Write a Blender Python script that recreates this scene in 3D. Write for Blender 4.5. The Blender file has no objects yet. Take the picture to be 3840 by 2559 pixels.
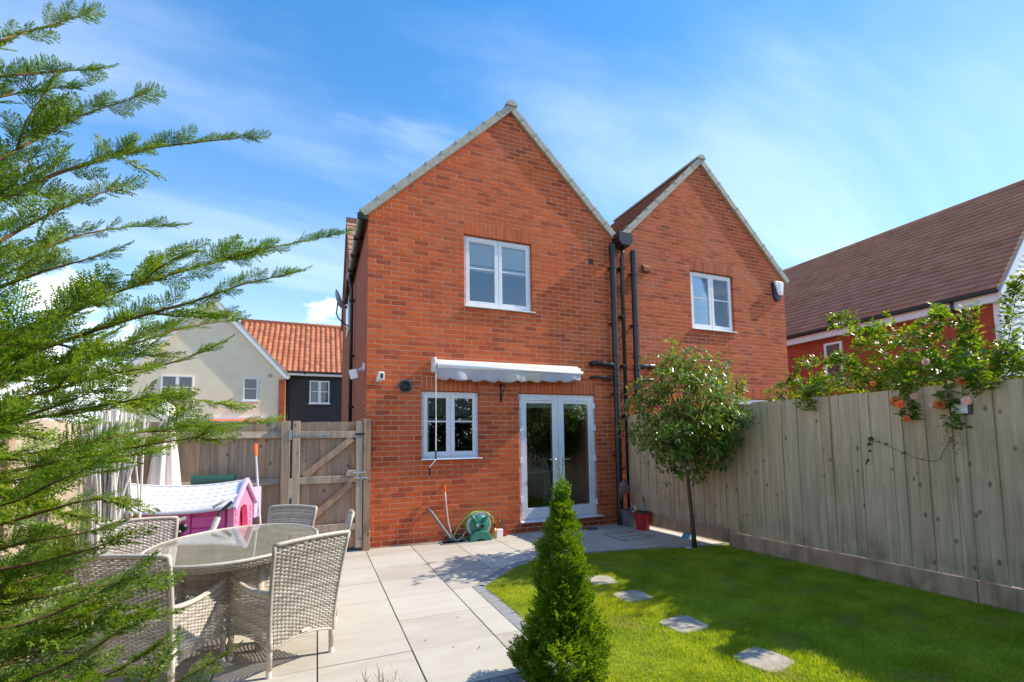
import bpy, math, random
import numpy as np
from mathutils import Vector, Matrix, Euler
R_ = math.radians
random.seed(7); rng = np.random.default_rng(7)
scene = bpy.context.scene
COL = scene.collection

# ---------------------------------------------------------------- camera
cam_d = bpy.data.cameras.new("camera"); cam = bpy.data.objects.new("camera", cam_d); COL.objects.link(cam)
YAW, PITCH, ROLL = 0.419, 0.079, -0.018
f_ = Vector((math.sin(YAW) * math.cos(PITCH), math.cos(YAW) * math.cos(PITCH), math.sin(PITCH)))
r_ = Vector((math.cos(YAW), -math.sin(YAW), 0)); u_ = r_.cross(f_)
r2 = r_ * math.cos(ROLL) + u_ * math.sin(ROLL); u2 = u_ * math.cos(ROLL) - r_ * math.sin(ROLL)
CAM = Vector((-0.642, -7.404, 1.466))
m = Matrix((r2, u2, -f_)).transposed().to_4x4(); m.translation = CAM; cam.matrix_world = m
cam_d.sensor_fit = 'HORIZONTAL'; cam_d.sensor_width = 36.0; cam_d.lens = 36.0 * 1836.26 / 3840
cam_d.shift_x = (1920 - 2006.5) / 3840; cam_d.shift_y = (1511.7 - 1279.5) / 3840
cam_d.clip_start = 0.05; cam_d.clip_end = 3000
scene.camera = cam

# ---------------------------------------------------------------- sun and sky
SUN_E, SUN_A = R_(40.6), R_(7.5)
to_sun = Vector((math.cos(SUN_E) * math.cos(SUN_A), -math.cos(SUN_E) * math.sin(SUN_A), math.sin(SUN_E)))
sl = bpy.data.lights.new("sun", 'SUN'); sl.energy = 2.45; sl.angle = R_(0.53); sl.color = (1.0, 0.90, 0.74)
so = bpy.data.objects.new("sun", sl); COL.objects.link(so); so.rotation_euler = (-to_sun).to_track_quat('-Z', 'Y').to_euler(); so.location = (20, -2, 20)
world = bpy.data.worlds.new("World"); scene.world = world; world.use_nodes = True
wn = world.node_tree; wn.nodes.clear()
def WN(t, **k):
    n = wn.nodes.new(t)
    for a, b in k.items(): setattr(n, a, b)
    return n
def wl(a, b): wn.links.new(a, b)
sky = WN('ShaderNodeTexSky', sky_type='NISHITA', sun_disc=False, sun_elevation=SUN_E, sun_rotation=R_(90) + SUN_A, altitude=300, air_density=1.0, dust_density=0.25, ozone_density=2.6)
hs = WN('ShaderNodeHueSaturation'); hs.inputs['Hue'].default_value = 0.502; hs.inputs['Saturation'].default_value = 1.56; hs.inputs['Value'].default_value = 1.0
gm = WN('ShaderNodeGamma'); gm.inputs['Gamma'].default_value = 0.72; wl(sky.outputs[0], gm.inputs['Color']); wl(gm.outputs[0], hs.inputs['Color'])
tc = WN('ShaderNodeTexCoord'); sep = WN('ShaderNodeSeparateXYZ'); wl(tc.outputs['Generated'], sep.inputs[0])
def wmath(op, a, b=None, clamp=False):
    n = WN('ShaderNodeMath', operation=op, use_clamp=clamp)
    for i, v in enumerate((a, b)):
        if v is None: continue
        if isinstance(v, (int, float)): n.inputs[i].default_value = v
        else: wl(v, n.inputs[i])
    return n.outputs[0]
zc = wmath('ADD', wmath('MAXIMUM', sep.outputs[2], 0.0), 0.12)
px = wmath('DIVIDE', sep.outputs[0], zc); py = wmath('DIVIDE', sep.outputs[1], zc)
def cloud(scale, sx, sy, detail, lo, hi, seed, dist=0.4):
    cb = WN('ShaderNodeCombineXYZ'); wl(wmath('MULTIPLY', px, sx), cb.inputs[0]); wl(wmath('MULTIPLY', py, sy), cb.inputs[1]); cb.inputs[2].default_value = seed
    n = WN('ShaderNodeTexNoise'); n.inputs['Scale'].default_value = scale; n.inputs['Detail'].default_value = detail; n.inputs['Roughness'].default_value = 0.55; n.inputs['Distortion'].default_value = dist
    wl(cb.outputs[0], n.inputs['Vector'])
    mr = WN('ShaderNodeMapRange', interpolation_type='SMOOTHSTEP'); mr.inputs['From Min'].default_value = lo; mr.inputs['From Max'].default_value = hi
    wl(n.outputs['Fac'], mr.inputs['Value']); return mr.outputs[0]
thin = cloud(0.55, 0.8, 1.9, 6, 0.40, 0.84, 3.1)                       # thin high veil
wisp = cloud(1.5, 0.6, 1.7, 7, 0.60, 0.80, 21.7)                        # small streaks
# low heaped clouds along the horizon: noise on the direction itself, fading out upwards
cb = WN('ShaderNodeCombineXYZ'); wl(sep.outputs[0], cb.inputs[0]); wl(sep.outputs[1], cb.inputs[1]); wl(wmath('MULTIPLY', sep.outputs[2], 2.0), cb.inputs[2])
nz = WN('ShaderNodeTexNoise'); nz.inputs['Scale'].default_value = 4.2; nz.inputs['Detail'].default_value = 7; nz.inputs['Roughness'].default_value = 0.55
wl(cb.outputs[0], nz.inputs['Vector'])
edge = wmath('SUBTRACT', wmath('ADD', nz.outputs['Fac'], 0.02), wmath('MULTIPLY', wmath('MAXIMUM', sep.outputs[2], 0.0), 1.4))
mr = WN('ShaderNodeMapRange', interpolation_type='SMOOTHSTEP'); mr.inputs['From Min'].default_value = 0.20; mr.inputs['From Max'].default_value = 0.30; wl(edge, mr.inputs['Value'])
low = mr.outputs[0]
hz_ = wmath('POWER', wmath('SUBTRACT', 1.0, wmath('MAXIMUM', sep.outputs[2], 0.0), True), 4.0)          # milky air towards the horizon
fac = wmath('MAXIMUM', wmath('MAXIMUM', wmath('MULTIPLY', hz_, 0.5), wmath('MULTIPLY', thin, 0.42)), wmath('MAXIMUM', wmath('MULTIPLY', wisp, 0.2), wmath('MULTIPLY', low, 0.9)), True)
mx = WN('ShaderNodeMix', data_type='RGBA'); wl(fac, mx.inputs['Factor']); wl(hs.outputs[0], mx.inputs['A']); mx.inputs['B'].default_value = (4.2, 4.4, 4.6, 1)
bg = WN('ShaderNodeBackground'); bg.inputs['Strength'].default_value = 0.15; wl(mx.outputs['Result'], bg.inputs['Color'])
wo = WN('ShaderNodeOutputWorld'); wl(bg.outputs[0], wo.inputs['Surface'])
vs = scene.view_settings; vs.view_transform = 'Standard'; vs.look = 'None'; vs.exposure = 1.44; vs.gamma = 1.0; vs.use_curve_mapping = False

# ---------------------------------------------------------------- helpers
WLOC = {}                                    # world location of every object origin (no rotations on parents of world-built parts)
def link(o): COL.objects.link(o); return o
def tag(o, label=None, cat=None, group=None, kind=None):
    if label: o['label'] = label
    if cat: o['category'] = cat
    if group: o['group'] = group
    if kind: o['kind'] = kind
    return o
def thing(name, loc, label, cat, group=None):
    o = link(bpy.data.objects.new(name, None)); o.location = loc; o.empty_display_size = 0.1
    WLOC[o] = Vector(loc); return tag(o, label, cat, group)
class MB:
    def __init__(s): s.v = []; s.f = []; s.m = []
    def add(s, vs, fs, mi=0):
        b = len(s.v); s.v.extend([tuple(p) for p in vs]); s.f.extend([tuple(b + i for i in f) for f in fs]); s.m.extend([mi] * len(fs)); return s
    def box(s, x0, x1, y0, y1, z0, z1, mi=0):
        v = [(x0, y0, z0), (x1, y0, z0), (x1, y1, z0), (x0, y1, z0), (x0, y0, z1), (x1, y0, z1), (x1, y1, z1), (x0, y1, z1)]
        return s.add(v, [(0, 3, 2, 1), (4, 5, 6, 7), (0, 1, 5, 4), (1, 2, 6, 5), (2, 3, 7, 6), (3, 0, 4, 7)], mi)
    def obox(s, c, ax, ay, az, mi=0):        # centre and three half-axis vectors
        c, ax, ay, az = map(Vector, (c, ax, ay, az)); v = []
        for k in (-1, 1):
            for a, b in ((-1, -1), (1, -1), (1, 1), (-1, 1)): v.append(c + ax * a + ay * b + az * k)
        return s.add(v, [(0, 3, 2, 1), (4, 5, 6, 7), (0, 1, 5, 4), (1, 2, 6, 5), (2, 3, 7, 6), (3, 0, 4, 7)], mi)
    def bar(s, a, b, w, d, up=(0, 0, 1), mi=0):   # rectangular bar from a to b, width w (across), depth d (along up)
        a, b = Vector(a), Vector(b); t = (b - a).normalized(); sd = t.cross(Vector(up))
        if sd.length < 1e-4: sd = t.cross(Vector((1, 0, 0)))
        sd.normalize(); n = sd.cross(t)
        return s.obox((a + b) / 2, (b - a) / 2, sd * w / 2, n * d / 2, mi)
    def prism(s, poly, axis, a, b, mi=0):     # 2D polygon extruded along an axis ('x': poly=(y,z), 'y': (x,z), 'z': (x,y))
        f = {'x': lambda p, t: (t, p[0], p[1]), 'y': lambda p, t: (p[0], t, p[1]), 'z': lambda p, t: (p[0], p[1], t)}[axis]
        n = len(poly); v = [f(p, a) for p in poly] + [f(p, b) for p in poly]
        return s.add(v, [tuple(range(n))[::-1], tuple(range(n, 2 * n))] + [(i, (i + 1) % n, n + (i + 1) % n, n + i) for i in range(n)], mi)
    def tube(s, pts, rad, n=8, caps=True, mi=0, ell=1.0):
        pts = [Vector(p) for p in pts]; k = len(pts)
        if not isinstance(rad, (list, tuple)): rad = [rad] * k
        up = None; rings = []
        for i, p in enumerate(pts):
            t = (pts[min(i + 1, k - 1)] - pts[max(i - 1, 0)]).normalized()
            if up is None:
                up = Vector((0, 0, 1)) if abs(t.z) < 0.9 else Vector((1, 0, 0))
            sd = t.cross(up).normalized(); up = sd.cross(t).normalized()
            rings.append([p + sd * (math.cos(2 * math.pi * j / n) * rad[i]) + up * (math.sin(2 * math.pi * j / n) * rad[i] * ell) for j in range(n)])
        v = [q for r in rings for q in r]; f = []
        for i in range(k - 1):
            for j in range(n): f.append((i * n + j, i * n + (j + 1) % n, (i + 1) * n + (j + 1) % n, (i + 1) * n + j))
        if caps: f += [tuple(range(n))[::-1], tuple((k - 1) * n + j for j in range(n))]
        return s.add(v, f, mi)
    def lathe(s, prof, c=(0, 0, 0), n=24, axis='z', mi=0, closed=False):   # prof: list of (radius, height)
        v = []; c = Vector(c)
        for r, h in prof:
            for j in range(n):
                a = 2 * math.pi * j / n; p = (r * math.cos(a), r * math.sin(a), h)
                if axis == 'y': p = (p[0], -h, p[1])
                if axis == 'x': p = (h, p[0], p[1])
                v.append(c + Vector(p))
        k = len(prof); f = [(i * n + j, i * n + (j + 1) % n, (i + 1) * n + (j + 1) % n, (i + 1) * n + j) for i in range(k - 1) for j in range(n)]
        if closed: f += [((k - 1) * n + j, (k - 1) * n + (j + 1) % n, (j + 1) % n, j) for j in range(n)]
        else: f += [tuple(range(n))[::-1], tuple((k - 1) * n + j for j in range(n))]
        return s.add(v, f, mi)
    def mesh(s, name, mats, off=Vector((0, 0, 0)), smooth=False):
        me = bpy.data.meshes.new(name)
        me.from_pydata([(p[0] - off[0], p[1] - off[1], p[2] - off[2]) for p in s.v], [], s.f)
        for mt in (mats if isinstance(mats, (list, tuple)) else [mats]): me.materials.append(mt)
        if any(s.m): me.polygons.foreach_set('material_index', s.m)
        if smooth: me.polygons.foreach_set('use_smooth', [True] * len(s.f))
        me.update(); return me
    def build(s, name, mats, parent=None, smooth=False, bevel=0, local=False, loc=None, autosmooth=False):
        off = Vector((0, 0, 0))
        if parent is not None and not local: off = WLOC[parent]
        if loc is not None and not local: off = Vector(loc)
        o = link(bpy.data.objects.new(name, s.mesh(name, mats, off, smooth)))
        if parent is not None:
            o.parent = parent
            if loc is not None: o.location = Vector(loc) - (WLOC[parent] if not local else Vector((0, 0, 0)))
        elif loc is not None: o.location = loc
        WLOC[o] = Vector(loc) if loc is not None else (WLOC[parent].copy() if parent is not None else Vector((0, 0, 0)))
        if bevel:
            b = o.modifiers.new('bevel', 'BEVEL'); b.width = bevel; b.segments = 2; b.limit_method = 'ANGLE'; b.angle_limit = R_(40)
        if autosmooth: smooth_by_angle(o.data, 40)
        return o
def smooth_by_angle(me, deg):
    me.polygons.foreach_set('use_smooth', [True] * len(me.polygons))
    try: me.set_sharp_from_angle(angle=R_(deg))
    except Exception: pass
def inst(name, me, loc, parent=None, rot=None, scale=None):
    o = link(bpy.data.objects.new(name, me)); o.parent = parent
    o.location = Vector(loc) - (WLOC[parent] if parent is not None else Vector((0, 0, 0)))
    if rot is not None: o.rotation_euler = rot
    if scale is not None: o.scale = scale
    WLOC[o] = Vector(loc); return o
def copy_tree(o, loc=None, rz=None, parent=None, label=None):
    c = link(o.copy()); c.parent = parent
    if loc is not None: c.location = loc
    if rz is not None: c.rotation_euler = (0, 0, rz)
    if label: c['label'] = label
    for ch in list(o.children): copy_tree(ch, parent=c)
    return c
def np_mesh(name, V, F, mats, parent=None, smooth=False, mi=None, off=None):
    V = np.asarray(V, np.float32).reshape(-1, 3); F = np.asarray(F, np.int32); k = F.shape[1]
    if parent is not None and off is None: off = WLOC[parent]
    if off is not None: V = V - np.array(off, np.float32)
    me = bpy.data.meshes.new(name); me.vertices.add(len(V)); me.vertices.foreach_set('co', V.ravel())
    me.loops.add(F.size); me.loops.foreach_set('vertex_index', F.ravel())
    me.polygons.add(len(F)); me.polygons.foreach_set('loop_start', np.arange(0, F.size, k, dtype=np.int32))
    for mt in (mats if isinstance(mats, (list, tuple)) else [mats]): me.materials.append(mt)
    if mi is not None: me.polygons.foreach_set('material_index', np.asarray(mi, np.int32))
    if smooth: me.polygons.foreach_set('use_smooth', np.ones(len(F), bool))
    me.update(calc_edges=True); me.validate()
    o = link(bpy.data.objects.new(name, me)); o.parent = parent
    WLOC[o] = Vector(off) if off is not None else Vector((0, 0, 0)); return o
def stamp(TV, TF, mats4):                     # many transformed copies of a template -> one vertex and one face array
    TV = np.asarray(TV, float); TF = np.asarray(TF, int); A = np.asarray(mats4, float)
    V = np.einsum('nij,kj->nki', A[:, :3, :3], TV) + A[:, None, :3, 3]
    F = TF[None] + (np.arange(len(A)) * len(TV))[:, None, None]
    return V.reshape(-1, 3), F.reshape(-1, TF.shape[1])

# ---------------------------------------------------------------- materials
MATS = {}
def srgb(r, g, b): return tuple(((c / 255) / 12.92 if c / 255 < 0.04045 else ((c / 255 + 0.055) / 1.055) ** 2.4) for c in (r, g, b)) + (1,)
class NT:
    def __init__(s, name):
        s.mt = bpy.data.materials.new(name); s.mt.use_nodes = True; s.t = s.mt.node_tree; s.b = s.t.nodes['Principled BSDF']; s.out = s.t.nodes['Material Output']
    def n(s, typ, **k):
        nd = s.t.nodes.new(typ)
        for a, b in k.items(): setattr(nd, a, b)
        return nd
    def l(s, a, b): s.t.links.new(a, b)
    def noise(s, vec, scale, detail=4, rough=0.55, dist=0.0):
        n = s.n('ShaderNodeTexNoise'); n.inputs['Scale'].default_value = scale; n.inputs['Detail'].default_value = detail; n.inputs['Roughness'].default_value = rough; n.inputs['Distortion'].default_value = dist
        if vec is not None: s.l(vec, n.inputs['Vector'])
        return n.outputs['Fac']
    def coords(s, kind='Object', sc=(1, 1, 1), world=False, jitter=False):
        if world: o = s.n('ShaderNodeNewGeometry').outputs['Position']
        else: o = s.n('ShaderNodeTexCoord').outputs[kind]
        if jitter:                                    # shift by a random amount for each object
            rv = s.n('ShaderNodeVectorMath', operation='SCALE'); rv.inputs[0].default_value = (37, 53, 71); s.l(s.n('ShaderNodeObjectInfo').outputs['Random'], rv.inputs['Scale'])
            ad = s.n('ShaderNodeVectorMath', operation='ADD'); s.l(o, ad.inputs[0]); s.l(rv.outputs[0], ad.inputs[1]); o = ad.outputs[0]
        if sc != (1, 1, 1):
            mp = s.n('ShaderNodeMapping'); mp.inputs['Scale'].default_value = sc; s.l(o, mp.inputs['Vector']); o = mp.outputs[0]
        return o
    def ramp(s, fac, stops):
        r = s.n('ShaderNodeValToRGB'); e = r.color_ramp.elements
        while len(e) < len(stops): e.new(0.5)
        for i, (p, c) in enumerate(stops): e[i].position = p; e[i].color = c if len(c) == 4 else tuple(c) + (1,)
        s.l(fac, r.inputs['Fac']); return r.outputs['Color']
    def mix(s, fac, a, b, mode='MIX'):
        x = s.n('ShaderNodeMix', data_type='RGBA', blend_type=mode)
        for v, nm in ((fac, 'Factor'), (a, 'A'), (b, 'B')):
            if isinstance(v, (int, float)): x.inputs[nm].default_value = v
            elif isinstance(v, tuple): x.inputs[nm].default_value = v if len(v) == 4 else v + (1,)
            else: s.l(v, x.inputs[nm])
        return x.outputs['Result']
    def math(s, op, a, b=None, c=None, clamp=False):
        x = s.n('ShaderNodeMath', operation=op, use_clamp=clamp)
        for i, v in enumerate((a, b, c)):
            if v is None: continue
            if isinstance(v, (int, float)): x.inputs[i].default_value = v
            else: s.l(v, x.inputs[i])
        return x.outputs[0]
    def bump(s, h, strength=0.3, dist=0.01):
        b = s.n('ShaderNodeBump'); b.inputs['Strength'].default_value = strength; b.inputs['Distance'].default_value = dist; s.l(h, b.inputs['Height']); s.l(b.outputs[0], s.b.inputs['Normal'])
    def set(s, col=None, rough=0.6, spec=0.5, metal=0.0):
        if isinstance(col, tuple): s.b.inputs['Base Color'].default_value = col if len(col) == 4 else col + (1,)
        elif col is not None: s.l(col, s.b.inputs['Base Color'])
        if isinstance(rough, (int, float)): s.b.inputs['Roughness'].default_value = rough
        else: s.l(rough, s.b.inputs['Roughness'])
        s.b.inputs['Specular IOR Level'].default_value = spec; s.b.inputs['Metallic'].default_value = metal
        return s.mt
def simple(name, col, rough=0.5, spec=0.5, metal=0.0, var=0.12, scale=8.0, bump=0.0, bscale=60.0):
    if name in MATS: return MATS[name]
    t = NT(name); v = t.coords('Object')
    n = t.noise(v, scale, 5)
    lo = tuple(c * (1 - var) for c in col[:3]) + (1,); hi = tuple(min(1, c * (1 + var)) for c in col[:3]) + (1,)
    c = t.ramp(n, [(0.3, lo), (0.7, hi)])
    if bump: t.bump(t.noise(v, bscale, 4), bump, 0.004)
    rr = t.math('ADD', t.math('MULTIPLY', n, 0.16), rough - 0.08)
    MATS[name] = t.set(c, rr, spec, metal); return MATS[name]

def brick_material(name, src, tint=(1, 1, 1)):
    t = NT(name); pos = t.coords(world=True)
    rnd = t.n('ShaderNodeObjectInfo').outputs['Random'] if src == 'object' else t.n('ShaderNodeNewGeometry').outputs['Random Per Island']
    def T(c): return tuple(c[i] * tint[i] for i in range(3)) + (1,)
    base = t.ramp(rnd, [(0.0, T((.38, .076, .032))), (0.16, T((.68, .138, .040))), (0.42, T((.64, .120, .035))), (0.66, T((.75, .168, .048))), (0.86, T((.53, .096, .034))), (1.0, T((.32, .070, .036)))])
    n1 = t.noise(pos, 26, 6, 0.65); n2 = t.noise(pos, 1.1, 4)
    c = t.mix(t.math('MULTIPLY', n1, 0.55), base, T((.44, .080, .027)))
    c = t.mix(t.ramp(t.noise(pos, 9, 5, 0.6), [(0.60, (0, 0, 0)), (0.80, (1, 1, 1))]), c, T((.62, .20, .075)))
    c = t.mix(t.math('MULTIPLY', t.ramp(n2, [(0.50, (0, 0, 0)), (0.74, (1, 1, 1))]), 0.32), c, T((.66, .26, .12)))
    c = t.mix(t.math('MULTIPLY', t.ramp(t.noise(pos, 0.55, 5, 0.65), [(0.46, (0, 0, 0)), (0.72, (1, 1, 1))]), 0.30), c, T((.36, .085, .036)))
    # damp, stained courses near the ground
    z = t.n('ShaderNodeSeparateXYZ'); t.l(pos, z.inputs[0])
    low = t.math('MULTIPLY', t.math('SUBTRACT', 1.0, t.math('DIVIDE', z.outputs[2], 0.26), clamp=True), t.math('ADD', n2, 0.35), clamp=True)
    c = t.mix(t.math('MULTIPLY', low, 0.8), c, T((.17, .045, .028)))
    h = t.math('ADD', t.noise(pos, 42, 6, 0.7), t.math('MULTIPLY', t.noise(pos, 150, 3), 0.35))
    t.bump(h, 0.55, 0.006)
    MATS[name] = t.set(c, 0.88, 0.25); return MATS[name]
brick_material('brick_single', 'object'); brick_material('brick_mass', 'island')
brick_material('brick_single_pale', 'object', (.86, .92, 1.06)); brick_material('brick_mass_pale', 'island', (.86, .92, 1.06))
def mortar():
    t = NT('mortar'); p = t.coords(world=True); n = t.noise(p, 6, 6)
    t.bump(t.noise(p, 160, 4), 0.5, 0.003)
    MATS['mortar'] = t.set(t.ramp(n, [(0.3, (.52, .30, .19)), (0.7, (.68, .43, .28))]), 0.95, 0.2)
mortar()
def brick_shader(name, axis, tint=(1, 1, 1), mort=(.42, .27, .18)):     # walls seen too obliquely or too far away to tell the bricks apart
    t = NT(name); pos = t.n('ShaderNodeSeparateXYZ'); t.l(t.coords(world=True), pos.inputs[0])
    cb = t.n('ShaderNodeCombineXYZ'); t.l(pos.outputs[{'x': 0, 'y': 1}[axis]], cb.inputs[0]); t.l(pos.outputs[2], cb.inputs[1])
    b = t.n('ShaderNodeTexBrick'); b.inputs['Scale'].default_value = 1.0; b.inputs['Brick Width'].default_value = 0.225; b.inputs['Row Height'].default_value = 0.075; b.inputs['Mortar Size'].default_value = 0.005; b.inputs['Mortar Smooth'].default_value = 0.1; b.inputs['Bias'].default_value = 0.0
    def T(c): return tuple(c[i] * tint[i] for i in range(3)) + (1,)
    b.inputs['Color1'].default_value = T((.54, .12, .045)); b.inputs['Color2'].default_value = T((.40, .08, .032)); b.inputs['Mortar'].default_value = mort + (1,)
    t.l(cb.outputs[0], b.inputs['Vector'])
    c = t.mix(t.math('MULTIPLY', t.noise(t.coords(world=True), 7, 5), 0.4), b.outputs['Color'], T((.23, .055, .03)))
    h = t.math('SUBTRACT', t.noise(t.coords(world=True), 40, 4), t.math('MULTIPLY', b.outputs['Fac'], 1.2)); t.bump(h, 0.4, 0.006)
    MATS[name] = t.set(c, 0.9, 0.25)
brick_shader('brick_side', 'y', (.95, .9, .95)); brick_shader('brick_far_x', 'x'); brick_shader('brick_far_y', 'y', (.92, .72, .78), (.40, .16, .10))

def wood(name, cols, grain=(55, 55, 2.2), knots=True, green=0.0, jit=True):
    t = NT(name); v = t.coords('Object', grain, jitter=jit); v1 = t.coords('Object', (1, 1, 1), jitter=jit)
    rnd = t.n('ShaderNodeObjectInfo').outputs['Random']
    g = t.noise(v, 1.0, 6, 0.6, 0.6)
    c = t.ramp(t.math('ADD', t.math('MULTIPLY', g, 0.7), t.math('MULTIPLY', rnd, 0.3)), [(0.28, cols[0]), (0.5, cols[1]), (0.75, cols[2])])
    c = t.mix(0.5, c, t.ramp(rnd, [(0.0, cols[2]), (0.35, cols[1]), (0.6, cols[3]), (0.8, cols[1]), (1.0, cols[0])]))
    sk = t.noise(t.coords('Object', (16, 16, .9), jitter=jit), 1.0, 5, 0.65, 0.4); c = t.mix(t.math('MULTIPLY', t.ramp(sk, [(0.46, (0, 0, 0)), (0.68, (1, 1, 1))]), 0.5), c, tuple(x * .62 for x in cols[0]) + (1,)); c = t.mix(t.math('MULTIPLY', t.ramp(sk, [(0.30, (1, 1, 1)), (0.44, (0, 0, 0))]), 0.35), c, tuple(min(1, x * 1.2) for x in cols[2]) + (1,))
    st = t.noise(v1, 1.7, 4, 0.6)                                           # weather stains
    c = t.mix(t.math('MULTIPLY', t.ramp(st, [(0.52, (0, 0, 0)), (0.72, (1, 1, 1))]), 0.4), c, cols[0] + (1,))
    if green:
        zz = t.n('ShaderNodeSeparateXYZ'); t.l(t.coords(world=True), zz.inputs[0])
        alg = t.math('MULTIPLY', t.math('SUBTRACT', 1.0, t.math('DIVIDE', zz.outputs[2], 0.55), clamp=True), t.ramp(t.noise(t.coords(world=True), 3.5, 5), [(0.45, (0, 0, 0)), (0.65, (1, 1, 1))]))
        c = t.mix(t.math('MULTIPLY', alg, green), c, (.085, .085, .022, 1))
        big = t.ramp(t.noise(t.coords(world=True), 0.9, 4), [(0.5, (0, 0, 0)), (0.7, (1, 1, 1))]); c = t.mix(t.math('MULTIPLY', big, 0.22), c, (.16, .135, .045, 1))
    if knots:
        vo = t.n('ShaderNodeTexVoronoi', feature='F1'); vo.inputs['Scale'].default_value = 1.0; vo.inputs['Randomness'].default_value = 1.0
        t.l(t.coords('Object', (7.5, 7.5, 4.6), jitter=jit), vo.inputs['Vector'])
        nn = t.math('ADD', vo.outputs['Distance'], t.math('MULTIPLY', t.noise(v1, 60, 3), 0.1))
        k = t.ramp(nn, [(0.12, (1, 1, 1)), (0.20, (0, 0, 0))])
        c = t.mix(t.math('MULTIPLY', k, 0.75), c, tuple(x * 0.28 for x in cols[0]) + (1,))
    t.bump(g, 0.35, 0.004)
    MATS[name] = t.set(c, 0.86, 0.25); return MATS[name]
wood('fence_wood', [(.42, .295, .175), (.65, .48, .30), (.80, .62, .42), (.64, .40, .23)], green=0.75)
wood('gate_wood', [(.22, .155, .105), (.38, .285, .20), (.50, .40, .29), (.44, .25, .14)])
wood('pale_wood', [(.33, .27, .20), (.50, .42, .32), (.62, .54, .43), (.48, .38, .27)])
wood('rail_wood', [(.25, .19, .13), (.40, .32, .23), (.52, .44, .34), (.40, .28, .18)], grain=(2.2, 55, 55))
wood('gravel_board', [(.38, .22, .135), (.57, .36, .23), (.68, .46, .31), (.57, .32, .19)], grain=(55, 2.2, 55), green=0.6, knots=False)

W_ = simple('white_upvc', (.80, .81, .83), 0.28, 0.5, var=0.03); simple('white_paint', (.78, .79, .80), 0.5, var=0.05)
simple('black_plastic', (.018, .018, .02), 0.33, 0.5, var=0.3); simple('verge_grey', (.42, .40, .33), 0.8, 0.3, var=0.18, scale=14, bump=0.4)
simple('dark_metal', (.03, .03, .032), 0.4, 0.5, 0.6); simple('galvanised', (.55, .56, .55), 0.38, 0.5, 0.9, var=0.2, scale=30); simple('grey_plastic', (.17, .18, .19), 0.5, var=0.1)
simple('sky_dish', (.16, .17, .19), 0.45); simple('cream_render', (.86, .73, .53), 0.95, 0.2, var=0.05, scale=2, bump=0.25, bscale=120)
simple('black_board', (.022, .022, .024), 0.6, var=0.3, scale=3); simple('brown_vent', (.22, .085, .05), 0.8); simple('navy', (.02, .022, .07), 0.4)
simple('interior', (.055, .05, .045), 0.9, var=0.4, scale=2); simple('blind_white', (.88, .88, .88), 0.6, var=0.04); simple('blind_taupe', (.30, .28, .25), 0.7, var=0.1)
simple('cobble_stone', (.30, .31, .32), 0.85, 0.3, var=0.25, scale=9, bump=0.6, bscale=50); simple('iron_cover', (.20, .14, .10), 0.7, 0.4, 0.2, var=0.3, scale=20, bump=0.5)
simple('pink_plastic', (.80, .10, .33), 0.42, 0.5, var=0.06); simple('pink_light', (.86, .26, .44), 0.42, 0.5, var=0.06); simple('lilac_plastic', (.60, .48, .72), 0.45, var=0.06)
simple('green_plastic', (.035, .21, .155), 0.38, 0.5, var=0.12); simple('grey_rim', (.46, .48, .47), 0.5, var=0.08); simple('hose_green', (.26, .50, .10), 0.42); simple('hose_grey', (.52, .50, .47), 0.4)
simple('orange_plastic', (.85, .16, .03), 0.42); simple('brass', (.55, .35, .12), 0.35, 0.5, 0.8); simple('red_plastic', (.50, .02, .03), 0.36, 0.5, var=0.1); simple('mop_cloth', (.34, .24, .24), 0.95, 0.1, var=0.3, scale=60, bump=0.8, bscale=200)
simple('blue_plastic', (.12, .36, .60), 0.42); simple('pale_plastic', (.72, .70, .66), 0.45); simple('magenta', (.75, .06, .18), 0.42); simple('steel_pole', (.62, .63, .64), 0.35, 0.5, 0.3)
simple('dark_green', (.022, .085, .065), 0.4); simple('soil', (.055, .038, .026), 0.98, 0.1, var=0.4, scale=20, bump=1.0, bscale=40); simple('joint_sand', (.12, .105, .085), 0.98, 0.1, var=0.3, scale=30)
simple('bark', (.10, .065, .042), 0.95, 0.15, var=0.35, scale=30, bump=0.9, bscale=70); simple('twig', (.24, .12, .06), 0.9, 0.2, var=0.3, scale=20); simple('tree_bark', (.13, .095, .06), 0.9, 0.2, var=0.3, scale=25, bump=0.6)
simple('dry_twig', (.30, .22, .13), 0.9, 0.2, var=0.3, scale=20); simple('stone_pale', (.55, .51, .44), 0.9, var=0.15, bump=0.4)
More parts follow.
